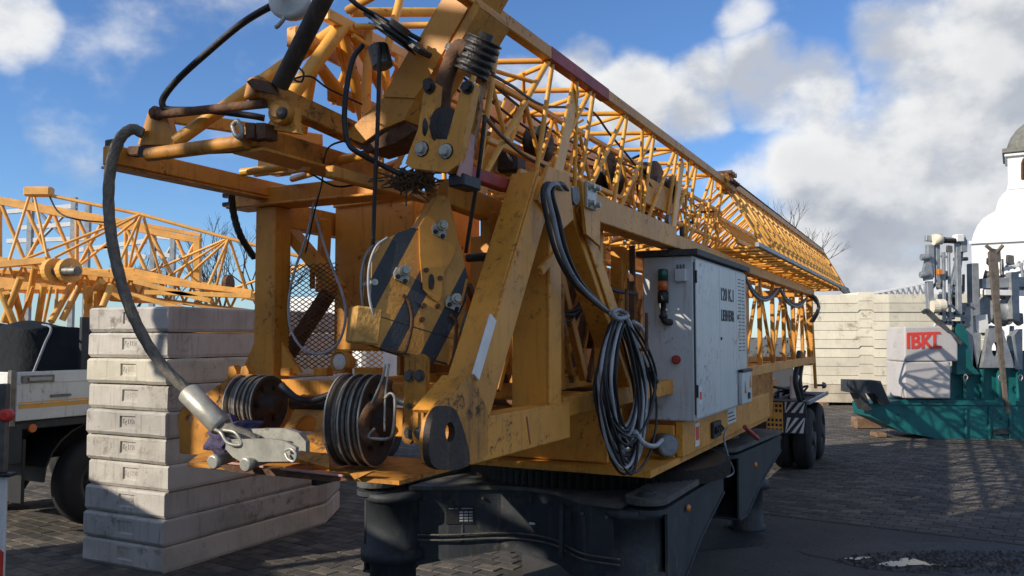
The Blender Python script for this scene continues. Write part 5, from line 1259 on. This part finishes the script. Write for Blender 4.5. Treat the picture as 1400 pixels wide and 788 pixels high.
# ---------------- red and white warning board ----------------
wb=thing('warning_board','red and white striped warning board on a black post beside the truck','warning board',w(-20,790,Y=4.6)*1.0,0)
p0=w(-28,788,Y=4.6); p1=w(9,652,Y=4.6)
wb.location=(p0.x,4.6,0); ORG[wb]=(Vector((p0.x,4.6,0)),0)
box(wb,'board',(p1.x-.30,4.60,.35),(p1.x,4.62,p1.z),'white',.004)
hgt=(p1.z-.35)
for k in range(3):
    z=.42+k*.34; plate(wb,'red_stripe',[Vector((p1.x-.30,4.598,z)),Vector((p1.x,4.598,z-.26)),Vector((p1.x,4.598,z-.06)),Vector((p1.x-.30,4.598,z+.16))],(0,-.003,0),'red_bright')
box(wb,'cap',(p1.x-.32,4.57,p1.z),(p1.x+.03,4.65,p1.z+.02),'black',.006)
box(wb,'post',(p1.x-.18,4.62,.03),(p1.x-.12,4.67,p1.z+.55),'black',.006)
box(wb,'foot',(p1.x-.40,4.45,0),(p1.x+.10,4.85,.06),'black',.015)
box(wb,'upper_post',(p1.x-.06,4.60,p1.z+.02),(p1.x-.015,4.64,p1.z+.50),'steel_dark',.005)
lathe(wb,'lamp',(p1.x-.01,4.60,p1.z+.33),(0,-1,0),[(-.02,.035),(.02,.035),(.03,.02)],'red_bright',14,True)
# ---------------- yellow crane behind the slabs ----------------
YB=19.0
b2=thing('tower_crane','orange yellow folded crane with pyramid bracing parked behind the slab stack','crane',(-9,YB,0),0)
nodes=[w(42,262,Y=YB),w(192,293,Y=YB),w(312,326,Y=YB),w(430,356,Y=YB)]
for a,b in zip(nodes[:-1],nodes[1:]): tube(b2,'top_rod',a,b,.04,'yellow_far',8)
tube(b2,'top_rod',nodes[0]+Vector((-4,.5,.9)),nodes[0],.06,'yellow_far',8) if False else None
hd=box(b2,'head_block',nodes[0]+Vector((-.12,-.12,-.12)),nodes[0]+Vector((.5,.12,.10)),'yellow_far',.04)
cable(b2,'slack_rope',[nodes[0]+Vector((.4,0,-.05)),w(80,290,Y=YB),w(105,300,Y=YB),w(150,305,Y=YB+1)],.02,'rope_dark',6)
def yb(x,y,d=0): return w(x,y,Y=YB+d)
for a,b in (((42,262),(12,358)),((46,264),(65,354)),((192,293),(30,356)),((192,293),(75,352)),((192,296),(110,362)),((192,296),(165,355)),((192,296),(175,372)),((196,296),(222,385)),((312,326),(205,372)),((312,326),(230,378)),((312,328),(245,388)),((312,328),(285,390)),((312,328),(295,395)),((314,328),(338,402)),((430,356),(318,395)),((430,356),(330,410))):
    dd=.55 if (a[0]+b[0])%3 else -.55
    tube(b2,'pyramid_brace',yb(*a),yb(b[0],b[1],dd),.032,'yellow_far',8)
# box lattice behind
for (x0,y0,x1,y1,d,wd) in ((-20,272,275,330,1.5,.15),(-20,268,275,322,3.2,.10),(-20,352,330,396,1.5,.12),(-20,356,345,400,-.6,.12)):
    beam(b2,'chord',yb(x0,y0,d),yb(x1,y1,d),wd,wd,'yellow_far')
xs=[0,35,72,105,140,172,205,240,268]
for i in range(len(xs)-1):
    xa,xb_=xs[i],xs[i+1]; ya=272+(xa+20)*.197; yb_=272+(xb_+20)*.197
    low=lambda x:355+x*.13
    tube(b2,'lattice_brace',yb(xa,ya,1.5),yb(xb_,low(xb_),1.5),.05,'yellow_far',8); tube(b2,'lattice_brace',yb(xb_,yb_,1.5),yb(xa,low(xa),1.5),.045,'yellow_far',8) if i%2 else None
    tube(b2,'lattice_brace',yb(xa,ya,1.5),yb(xa,low(xa),1.5),.05,'yellow_far',8) if i in (0,3,5) else None
    tube(b2,'lattice_brace',yb(xa,ya,1.5),yb((xa+xb_)/2,ya+2,3.2),.05,'yellow_far',8)
for i in range(16):
    xa=-10+i*21; ya=358+xa*.125
    tube(b2,'fine_brace',yb(xa,ya,-.6),yb(xa+10,ya+26,-.2),.028,'yellow_far',6); tube(b2,'fine_brace',yb(xa+21,ya+3,-.6),yb(xa+10,ya+26,-.2),.028,'yellow_far',6)
beam(b2,'chord',yb(-20,381,-.2),yb(345,426,-.2),.09,.09,'yellow_far')
beam(b2,'end_post',yb(270,325,1.5),yb(270,398,1.5),.16,.16,'yellow_far',up=(0,1,0))
# machinery plates, sheaves
beam(b2,'flat_beam',yb(-10,363,-1.2),yb(66,356,-1.2),.2,.14,'yellow_far')
box(b2,'machine_plate',yb(-5,398,-.3),yb(150,368,-.3)+Vector((0,1.2,0)),'yellow_far',.03)
box(b2,'machine_plate',yb(148,412,-.3),yb(185,366,-.3)+Vector((0,1.2,0)),'yellow_far',.03)
for px in (74,94):
    lathe(b2,'sheave',yb(px,370,-1.3),(1,-.6,0),[(-.08,.26),(.08,.26),(.08,.1),(.2,.1)],'yellow_far',20)
tube(b2,'sheave_axle',yb(70,371,-1.3),yb(106,371,-1.6),.10,'steel_dark',12)
lathe(b2,'sheave',yb(312,388,-.2),(1,-.2,0),[(-.05,.2),(.05,.2)],'rust',18)
beam(b2,'boom_plate',yb(186,372,-.5),yb(350,408,-.5),.2,.14,'yellow_far')
for k,(a,b) in enumerate((((185,385),(290,412)),((200,400),(345,405)),((150,395),(260,425)))): beam(b2,'boom_plate',yb(*a,-.8),yb(*b,-.8),.2,.10,'yellow_far')
rg=random.Random(8)
for a,b in (((48,365),(38,418)),((60,390),(52,440)),((70,392),(60,440)),((100,385),(70,440)),((108,392),(85,438)),((78,395),(76,430)),((20,400),(30,440)),((0,395),(20,445)),((28,380),(5,440)),((140,385),(120,410)),((152,390),(140,420)),((130,400),(128,440)),((8,400),(12,440)),((45,392),(28,440)),((115,385),(118,440))):
    tube(b2,'tower_brace',yb(*a,-1.0+rg.uniform(-.5,.5)),yb(*b,-1.0+rg.uniform(-.5,.5)),.035 if a[0]%4 else .07,'yellow_far',8)
box(b2,'tower_column',yb(112,470,-.6),yb(128,392,-.6)+Vector((0,.5,0)),'yellow_far',.02)
box(b2,'turntable',Vector((-13.5,YB-.5,1.0)),Vector((-5.0,YB+2.2,2.4)),'yellow_far',.05)
box(b2,'chassis',Vector((-14,YB-.6,.5)),Vector((-4.8,YB+2.3,1.0)),'chassis',.05)
for x in (-13,-9.5,-6): box(b2,'support_foot',Vector((x-.3,YB,0)),Vector((x+.3,YB+.6,.5)),'chassis',.02)
# pale galvanised mast further behind
g2=thing('galvanised_mast','pale galvanised lattice mast standing behind the orange yellow crane','crane mast',(-14,27,0),0)
YG=27.0
for x0,x1,y0,y1 in ((40,46,270,345),(98,106,270,345),(118,124,280,345),(234,240,320,390),(208,212,322,385)):
    a=w((x0+x1)/2,y0,Y=YG); b=w((x0+x1)/2,y1,Y=YG); beam(g2,'post',Vector((a.x,YG,0.0)),a,.16,.16,'gal',up=(0,1,0))
for (x0,y0,x1,y1) in ((10,290,105,282),(30,312,110,306),(10,330,130,326),(90,345,200,330),(200,322,275,330),(205,345,245,352),(140,338,200,352)):
    beam(g2,'rail',w(x0,y0,Y=YG),w(x1,y1,Y=YG),.10,.14,'white')
for (x0,y0,x1,y1) in ((44,280,102,340),(102,280,44,340),(208,330,238,385),(238,330,208,385)): tube(g2,'brace',w(x0,y0,Y=YG),w(x1,y1,Y=YG),.05,'gal',8)
# ---------------- bare trees ----------------
def tree(label,x,y,h,seed,spread=.5,group=None):
    rg=random.Random(seed); t=thing('bare_tree',label,'tree',(x,y,0),0,group)
    tb_=bmesh.new(); cb_=bmesh.new()
    def grow(p,d,ln,r,lv):
        e=p+d*ln; bm=tb_ if lv<2 else cb_
        bm_tube(bm,p,e,r,5 if lv>2 else 8,r*.68)
        if lv>=7: return
        for k in range(rg.choice((2,2,3)) if lv<6 else 2):
            nd=(d+Vector((rg.uniform(-1,1),rg.uniform(-1,1),rg.uniform(-.25,.6)))*spread).normalized()
            grow(e-d*ln*rg.uniform(0,.25),nd,ln*rg.uniform(.66,.86),r*.62,lv+1)
    grow(Vector((x,y,0)),Vector((rg.uniform(-.05,.05),0,1)),h*.24,h*.018,0)
    frombm('trunk',tb_,'bark',t); frombm('crown',cb_,'bark',t)
p=w(300,380,Y=42); tree('bare tree rising behind the pyramid braces of the crane',p.x,42,9.0,3)
p=w(370,380,Y=46); tree('bare tree beside the left frame post',p.x,46,9.5,8)
p=w(170,380,Y=48); tree('bare tree seen through the box lattice',p.x,48,8.5,5)
p=w(245,380,Y=52); tree('bare tree behind the short galvanised posts',p.x,52,9.0,17)
p=w(1085,380,Y=58); tree('bare tree showing above the jib tip',p.x,58,13.0,21)
# ---------------- cream slab stack at the back ----------------
YS=26.6; XS0=9.60; SHC=.287
for i in range(12):
    rg=random.Random(80+i); x0=XS0+rg.uniform(-.02,.02); z0=i*SHC+.10; h=SHC-.014; oy=rg.uniform(-.03,.03)
    xb0,xb1,st_=11.0,11.42,.075; XE=14.9; XM=11.92
    bm=bmesh.new()
    prof=[(x0,0),(xb0,0),(xb0+.06,st_),(xb1,st_),(xb1+.06,0),(XM,0),(XE,0),(XE,h),(XM,h),(xb1+.06,h),(xb1,h+st_),(xb0+.06,h+st_),(xb0,h),(x0,h)]
    def yy(x): return YS+(0 if x>=XM-.01 else (XM-x)*.22)+oy
    F=[bm.verts.new((x,yy(x)+(.0),z0+z)) for x,z in prof]; Bk=[bm.verts.new((x,YS+2.2,z0+z)) for x,z in prof]
    b2m=len(prof)
    # front faces as strips so the slight bend shows
    for a,b,e,f in ((0,1,12,13),(1,2,11,12),(2,3,10,11),(3,4,9,10),(4,5,8,9),(5,6,7,8)): bm.faces.new((F[a],F[b],F[e],F[f])); bm.faces.new((Bk[f],Bk[e],Bk[b],Bk[a]))
    for k in range(b2m): bm.faces.new((F[k],Bk[k],Bk[(k+1)%b2m],F[(k+1)%b2m]))
    es=[e for e in bm.edges if (e.verts[0] in F and e.verts[1] in F) and len(e.link_faces)==2 and abs(e.link_faces[0].normal.dot(e.link_faces[1].normal))<.9]
    nm=['lowest','second lowest','third from the bottom','fourth from the bottom','fifth from the bottom','sixth from the bottom','sixth from the top','fifth from the top','fourth from the top','third from the top','second from the top','topmost'][i]
    link_top('cream_slab',bm,'cream' if i>1 else 'cream_dirty','cream interlocking concrete slab, %s in the wall beyond the rear wheels'%nm,'concrete slab',(12,YS+1,z0),0,'cream slabs stacked beyond the rear wheels')
bm=bmesh.new(); 
for x in (9.9,11.5,13.2): bm_beam(bm,(x,YS+.1,.05),(x,YS+2.1,.05),.2,.10)
tb3=thing('timber_bearers','dark timber bearers under the cream slab wall','timber',(11.5,YS+1,0),0)
for x in (9.9,11.5,13.2): beam(tb3,'bearer',(x,YS+.1,.05),(x,YS+2.1,.05),.2,.10,'wood')
# ---------------- teal crane at the right ----------------
YT=18.2
tc_=thing('teal_crane','teal crane base carrying galvanised mast parts and ballast blocks','crane',(11,YT+1,0),0)
def t(x,y,d=0): return w(x,y,Y=YT+d)
plate(tc_,'base_beam',[t(x,y) for x,y in ((1188,553),(1240,548),(1292,550),(1500,553),(1500,612),(1330,608),(1290,602),(1232,590),(1190,570))],(0,.9,0),'teal')
plate(tc_,'base_top',[t(1188,553)+Vector((0,-.03,0)),t(1500,555)+Vector((0,-.03,0)),t(1500,550)+Vector((0,-.03,0)),t(1240,546)+Vector((0,-.03,0))],(0,.95,0),'teal')
for px in (1320,1352,1380): beam(tc_,'base_rib',t(px,556)+Vector((0,-.02,0)),t(px,606)+Vector((0,-.02,0)),.04,.05,'teal',up=(0,1,0))
box(tc_,'base_lug',t(1358,594)+Vector((0,-.05,0)),t(1380,586),'chassis',.01)
plate(tc_,'black_bracket',[t(x,y,-.3) for x,y in ((1162,520),(1204,521),(1217,552),(1208,554),(1196,538),(1183,538),(1192,560),(1186,562),(1174,538),(1162,537))],(0,.5,0),'chassis')
plate(tc_,'upper_deck',[t(x,y,.2) for x,y in ((1300,510),(1330,500),(1345,480),(1420,480),(1500,500),(1500,552),(1250,552),(1250,546),(1300,540))],(0,.7,0),'teal')
for px in (1318,1342,1365,1392): beam(tc_,'deck_post',t(px,505,.1),t(px,545,.1),.06,.08,'teal',up=(0,1,0))
plate(tc_,'deck_gusset',[t(x,y,.0) for x,y in ((1308,440),(1322,452),(1330,500),(1340,512),(1308,512))],(0,.2,0),'teal')
for px in (1320,1368,1395):
    cable(tc_,'hook_eye',[t(px,512,-.05),t(px-3,516,-.06),t(px,521,-.06),t(px+3,516,-.06),t(px,512,-.05)],.012,'steel',6)
# two ballast blocks with the red lettering
def blk(z0,z1,label,cut):
    bm=bmesh.new(); P=[t(x,y,-.15) for x,y in cut]; bm_plate(bm,P,Vector((0,.9,0)))
    es=[e for e in bm.edges if len(e.link_faces)==2 and abs(e.link_faces[0].normal.dot(e.link_faces[1].normal))<.5]
    bmesh.ops.recalc_face_normals(bm,faces=bm.faces)
    bmesh.ops.bevel(bm,geom=es,offset=.03,segments=2,affect='EDGES',profile=.5)
    return link_top('ballast_block',bm,'block',label,'ballast block',P[0],0)
M['block']=mat('pale_ballast_paint',(.50,.475,.46),.75,0,.1,2,.5,(.35,.32,.3),6,.2,.004)
blk(0,0,'pale ballast block lying under the lettered block on the teal base',((1237,495),(1300,495),(1300,545),(1237,545)))
ub=blk(0,0,'pale ballast block with red lettering and a cut upper corner',((1237,447),(1293,446),(1310,470),(1310,494.4),(1237,494.4)))
P0=t(1240,477,-.155); wd_=(t(1294,477,-.155)-P0).length
text(ub,'lettering','IBKL',P0,(1,0,0),(0,0,1),.32,'red_bright',depth=.006,width=wd_*.88,off=.03)
plate(ub,'lettering_bar',[t(1240,459,-.152),t(1287,457,-.152),t(1285,453.5,-.152),t(1240,455,-.152)],(0,-.006,0),'red_bright')
# galvanised gear stacked on the teal base
def gb(a,b,wd,h,mt='gal',d=0.0,nm='mast_member'): return beam(tc_,nm,t(*a,d),t(*b,d),wd,h,mt,up=(0,1,0))
for a,b,wd in (((1271,335),(1271,380),.14),((1281,335),(1282,390),.09),((1309,330),(1311,430),.10),((1316,328),(1316,345),.14),((1290,345),(1291,440),.06),((1297,345),(1299,440),.05),((1270,385),(1272,430),.13)): gb(a,b,wd,wd)
gb((1265,326),(1312,330),.12,.10); tube(tc_,'roller',t(1276,328,-.1),t(1287,327,-.1),.12,'cream',14); tube(tc_,'roller',t(1288,330,-.1),t(1306,329,-.1),.05,'grease',10)
for px,py in ((1262,352),(1261,376)): tube(tc_,'pin',t(px-3,py,-.1),t(px+8,py,-.1),.07,'gal',10)
box(tc_,'mast_end',t(1308,331,-.15),t(1319,320,-.15)+Vector((0,.2,0)),'white',.02)
beam(tc_,'jib_chord',t(1317,326),t(1352,378)+Vector((.55,2.6,0)),.11,.11,'gal')
beam(tc_,'jib_chord',t(1310,390),t(1345,410)+Vector((.55,2.6,0)),.09,.09,'gal')
for k in range(9):
    s=k/9; s2=(k+.5)/9; s3=(k+1)/9
    A_=lambda s:t(1317,328).lerp(t(1352,378)+Vector((.55,2.6,0)),s); B_=lambda s:t(1310,390).lerp(t(1345,410)+Vector((.55,2.6,0)),s)
    tube(tc_,'jib_brace',A_(s),B_(s2),.035,'gal',8); tube(tc_,'jib_brace',B_(s2),A_(s3),.035,'gal',8)
plate(tc_,'side_cheek',[t(x,y,-.1) for x,y in ((1268,350),(1274,362),(1276,382),(1266,384),(1263,372),(1266,360))],(0,.12,0),'gal')
box(tc_,'timber_wedge',t(1283,376,-.2),t(1289,368,-.2)+Vector((0,.1,0)),'amber',.01)
for (x,y) in ((1279,420),(1287,418)): lathe(tc_,'guide_roller',t(x,y,-.15),(1,0,0),[(-.08,.14),(.06,.14)],'cream',16)
gb((1263,424),(1266,428),.10,.10,'chassis',-.2); beam(tc_,'slanted_rail',t(1266,424,-.2),t(1313,470,-.05),.09,.10,'steel_dark')
for k in range(14):
    rg=random.Random(k+300); a=(rg.uniform(1278,1325),rg.uniform(385,445)); b=(a[0]+rg.uniform(-14,14),a[1]+rg.uniform(-16,16)); tube(tc_,'chain_link',t(*a,rg.uniform(0,.5)),t(*b,rg.uniform(0,.5)),.03,rg.choice(('gal','grease','white')),6)
for y in (428,440):
    beam(tc_,'perforated_rail',t(1283,y,.1),t(1322,y+4,.1),.05,.10,'gal')
    for k in range(6): box(tc_,'rail_slot',t(1286+k*6,y+2.5,.06),t(1289+k*6,y-1,.06)+Vector((0,.02,0)),'grease',0)
# right group: A plates, brackets, pole
for pts in (((1321,414),(1330,414),(1331,478),(1336,505),(1328,505),(1322,480)),((1331,455),(1341,455),(1341,480),(1335,508),(1330,508)),((1385,460),(1398,450),(1398,505),(1388,505)),((1330,360),(1338,360),(1340,430),(1331,432)),((1384,372),(1393,372),(1394,440),(1385,436))):
    plate(tc_,'bracket_plate',[t(x,y,.1) for x,y in pts],(0,.25,0),'gal')
plate(tc_,'pulley_plate',[t(x,y,.0) for x,y in ((1352,450),(1370,448),(1388,503),(1343,503))],(0,.12,0),'gal',holes=[[t(1361+5*math.cos(k*math.pi/6),478+10*math.sin(k*math.pi/6),0) for k in range(12)]])
lathe(tc_,'winch_drum',t(1362,425,.5),(1,0,0),[(-.25,.32),(-.22,.32),(-.22,.24),(.22,.24),(.22,.32),(.25,.32)],'gal',22,True)
plate(tc_,'white_bracket',[t(x,y,.2) for x,y in ((1333,432),(1350,430),(1352,455),(1336,455))],(0,.2,0),'white')
beam(tc_,'cross_rail',t(1340,388,.3),t(1440,384,.3),.15,.22,'gal'); beam(tc_,'cross_rail',t(1345,400,.2),t(1440,402,.2),.12,.12,'white')
for k in range(6): tube(tc_,'side_lattice',t(1370+k*8,372-k*2.2,1.0),t(1378+k*8,362-k*2.2,1.0),.03,'gal',6)
beam(tc_,'side_chord',t(1362,372,1.0),t(1440,348,1.0),.06,.08,'white'); beam(tc_,'side_chord',t(1362,380,1.0),t(1440,362,1.0),.06,.06,'gal')
po_=plate(tc_,'prop_pole',[t(x,y,-.35) for x,y in ((1353,345),(1358,340),(1363,345),(1366,372),(1367,410),(1378,545),(1382,563),(1379,566),(1374,548),(1360,420),(1355,372))],(0,.08,0),'pole_wood')
for a,b in (((1348,336),(1357,343)),((1371,336),(1362,346))): tube(po_,'fork_arm',t(*a,-.32),t(*b,-.32),.04,'pole_wood',8)
rg=random.Random(515)
for k in range(46):
    x=rg.uniform(1268,1400); y=rg.uniform(345,470) if x>1320 else rg.uniform(335,440); d=rg.uniform(.25,1.0)
    if rg.random()<.55:
        a=(x,y); b=(x+rg.uniform(-4,4),y+rg.uniform(12,34)) if rg.random()<.7 else (x+rg.uniform(8,22),y+rg.uniform(-4,6)); tube(tc_,'mast_rod',t(*a,d),t(*b,d+rg.uniform(-.1,.1)),rg.uniform(.02,.05),rg.choice(('gal','gal','steel_dark','grease')),8)
    elif rg.random()<.6:
        s=rg.uniform(4,9); plate(tc_,'mast_bracket',[t(x-s*.6,y-s,d),t(x+s*.6,y-s*.8,d),t(x+s*.7,y+s,d),t(x,y+s*1.4,d),t(x-s*.7,y+s*.8,d)],(0,.1,0),rg.choice(('gal','gal','steel_dark')))
    else:
        lathe(tc_,'mast_pulley',t(x,y,d),(rg.uniform(-1,1),-.6,rg.uniform(-.3,.3)),[(-.05,.12),(-.02,.10),(.02,.10),(.05,.12),(.05,.04),(.09,.04)],rg.choice(('gal','steel_dark')),14)
# grey lattice lying behind the cream slabs
gl=thing('lattice_jib','slender galvanised lattice jib lying behind the cream slabs','crane jib',w(1240,420,Y=30)*1.0,0)
ORG[gl]=(Vector((14,30,0)),0); gl.location=(14,30,0)
gl_a=w(1180,404,Y=30); gl_b=w(1272,386,Y=30); gl_c=w(1272,404,Y=30)
beam(gl,'chord',gl_a,gl_b,.08,.08,'white'); beam(gl,'chord',w(1180,408,Y=30),w(1275,405,Y=30),.08,.08,'white')
for k in range(12):
    s=k/12; s2=(k+.5)/12; s3=(k+1)/12; lo=lambda s:w(1180,408,Y=30).lerp(w(1275,405,Y=30),s); hi=lambda s:gl_a.lerp(gl_b,s)
    tube(gl,'brace',hi(s),lo(s2),.035,'gal',6); tube(gl,'brace',lo(s2),hi(s3),.035,'gal',6)
for x in (1185,1230,1272):
    a=w(x,406,Y=30); box(gl,'trestle',Vector((a.x-.1,29.9,0)),Vector((a.x+.1,30.1,a.z)),'gal',.02)
# timber blocks under the teal crane
for (px,py,lab) in ((1185,578,'dark timber block under the teal outrigger'),(1202,590,'small sunlit timber offcut beside the teal outrigger')):
    p=w(px,py+8,Z=.0); s=.30 if px<1190 else .12
    bm=bmesh.new(); bm_box(bm,(p.x-s,p.y-.15,0.006),(p.x+s,p.y+.2,s*.9),.02); link_top('timber_block',bm,'wood',lab,'timber',(p.x,p.y,0),.2*0)
# ---------------- church ----------------
YC=72.0; CHR=R(31)
chu=thing('church','white baroque church gable with a slate domed bell turret','church',Vector((0,YC+5,0)),-CHR)
def ch(x,y,d=0):
    v=Matrix.Rotation(CHR,3,'Z')@pix_dir(x,y); t_=(YC+d)/v.y; p=v*t_; p.z+=CAM_H; return p
prof=[(1326,480),(1328,332),(1331,320),(1336,309),(1344,299),(1353,293),(1361,289),(1363,280),(1366,272),(1371,266),(1376,261),(1378,253)]
L_=[ch(*p) for p in prof]; cxm=ch(1424,300).x
Rr=[Vector((2*cxm-p.x,p.y,p.z)) for p in reversed(L_)]
L_[0].z=0; Rr[-1].z=0; L_[0].x=L_[1].x; Rr[-1].x=Rr[-2].x
gw=plate(chu,'gable_wall',L_+Rr,(0,.8,0),'church')
box(chu,'nave',Vector((L_[1].x+2.2,YC+.8,0)),Vector((2*cxm-L_[1].x-2.2,YC+22,7.5)),'church',.05)
tw0=ch(1378.5,250); tx1=2*cxm-tw0.x
box(chu,'bell_turret',Vector((tw0.x,YC-.05,ch(1400,258).z)),Vector((tx1,YC+3.6,ch(1400,205).z)),'church',.03)
cn=box(chu,'cornice',Vector((ch(1370,205).x,YC-.45,ch(1400,208.5).z)),Vector((2*cxm-ch(1370,205).x,YC+4.2,ch(1400,202).z)),'slate',.05)
box(cn,'cornice_moulding',Vector((ch(1373,205).x,YC-.3,ch(1400,213).z)),Vector((2*cxm-ch(1373,205).x,YC+4.0,ch(1400,208.8).z)),'church',.05)
rd=(cxm-ch(1375,200).x)
bm=bmesh.new(); zb=ch(1400,202).z; bm_lathe(bm,Vector((cxm,YC+1.9,zb)),(0,0,1),[(0,rd*1.0),(rd*.25,rd*.97),(rd*.55,rd*.86),(rd*.8,rd*.68),(rd*1.0,rd*.45),(rd*1.1,rd*.25),(rd*1.3,rd*.2),(rd*1.7,rd*.03)],24); frombm('dome',bm,'slate',chu)
wn=[ch(x,y,-.12) for x,y in ((1397,245),(1397,224),(1399,218),(1403,215),(1407,218),(1409,224),(1409,245))]
wo=plate(chu,'window',wn,(0,.1,0),'glass')
for k in range(6): beam(wo,'window_frame',wn[k]+Vector((0,-.03,0)),wn[k+1]+Vector((0,-.03,0)),.12,.12,'rust',up=(0,1,0))
beam(gw,'string_course',Vector((L_[1].x-.15,YC-.12,L_[1].z)),Vector((2*cxm-L_[1].x,YC-.12,L_[1].z)),.2,.2,'church')
# far hedge line and sheds on the horizon
fw=bmesh.new(); rg=random.Random(77)
for i in range(60):
    x=-90+i*3.1; hgt=rg.uniform(1.6,3.0); y=85+rg.uniform(-4,4)
    for k in range(46):
        p=Vector((x+rg.gauss(0,1.6),y+rg.gauss(0,1.0),abs(rg.gauss(0,hgt*.42)))); s=rg.uniform(.15,.4); d=Vector((rg.uniform(-1,1),rg.uniform(-1,1),rg.uniform(-1,1))).normalized(); e=d.orthogonal().normalized()
        fw.faces.new([fw.verts.new(p+d*s),fw.verts.new(p+e*s*.6),fw.verts.new(p-d*s),fw.verts.new(p-e*s*.6)])
M['scrub']=mat('far_scrub',(.075,.07,.045),.9,0,.5,1,0)
o=struct('far_hedge',fw,'scrub'); o['kind']='stuff'
# ---------------- unseen containers and a mast, added left of the camera to shade the yard ----------------
SUNH=Vector((SUN_AZ.x,SUN_AZ.y,0)); SB=Vector((-SUN_AZ.y,SUN_AZ.x,0))   # towards the light, and across it
def container(label,s0,s1,z0,z1,r0=-4.0,depth=2.3):
    b=SB; a=SUNH
    mid=b*((s0+s1)/2)-a*r0+a*depth/2
    rz=math.atan2(b.y,b.x); hl=abs(s1-s0)/2
    t_=thing('shade_container',label,'container',Vector((0,0,z0)),0); ORG[t_]=(Vector((0,0,z0)),0); t_.location=(mid.x,mid.y,z0); t_.rotation_euler=(0,0,rz)
    bm=bmesh.new(); bm_box(bm,(-hl,-depth/2,z0),(hl,depth/2,z1),.02); frombm('body',bm,'container',t_)
    n=int(hl*2/.28)
    for i in range(n):
        x=-hl+.14+i*.28
        for y in (-depth/2-.012,depth/2+.012): box(t_,'corrugation',(x-.06,y-.014,z0+.12),(x+.06,y+.014,z1-.12),'container',.01)
    for y in (-.6,.6): box(t_,'door_bar',(hl,y-.02,z0+.1),(hl+.04,y+.02,z1-.1),'steel_dark',.004)
M['container']=mat('blue_grey_container',(.16,.20,.23),.55,0,.2,2,.3,(.12,.06,.03),8,.3,.004)
container('unseen blue grey steel container, added at the left to shade the yard',-10.2,-6.95,.0,3.2)
container('unseen lower blue grey steel container, added to shade the yard',-6.85,-.6,.0,2.2)
container('unseen upper blue grey steel container, added to shade the yard',-6.85,-.6,2.21,4.05)
pm=thing('shade_mast','unseen yellow lattice mast on trestles, added to shade the crane front','crane mast',(0,0,0),0)  # added out of view, its shadow falls on the crane front
def pmv(s,r,z):
    v=SB*s-SUNH*r; v.z=z; return v
for r in (-4.4,-5.2):
    for z in (5.2,6.9): beam(pm,'chord',pmv(-8.6,r,z),pmv(.5,r,z),.12,.12,'yellow')
for i in range(14):
    s=-8.6+i*.65
    for r in (-4.4,-5.2):
        tube(pm,'brace',pmv(s,r,5.2),pmv(s+.325,r,6.9),.05,'yellow_tube',8); tube(pm,'brace',pmv(s+.325,r,6.9),pmv(s+.65,r,5.2),.05,'yellow_tube',8)
    tube(pm,'brace',pmv(s,-4.4,5.2),pmv(s+.65,-5.2,5.2),.04,'yellow_tube',8)
for k,(s0,s1) in enumerate(((-6.3,-5.6),(-5.55,-4.75),(-3.75,-2.9))):
    beam(pm,'shade_panel',pmv(s0,-4.8,6.0),pmv(s1,-4.8,6.0),.06,1.5,'yellow')  # panels added as sun blockers, gaps between them let light through
for s in (-8.2,): 
    for r in (-4.4,-5.2): beam(pm,'trestle',pmv(s,r,3.2),pmv(s,r,5.14),.12,.12,'steel_dark',up=(0,1,0))
for s in (-5.5,-1.2):
    for r in (-4.4,-5.2): beam(pm,'trestle',pmv(s,r,4.05),pmv(s,r,5.14),.12,.12,'steel_dark',up=(0,1,0))
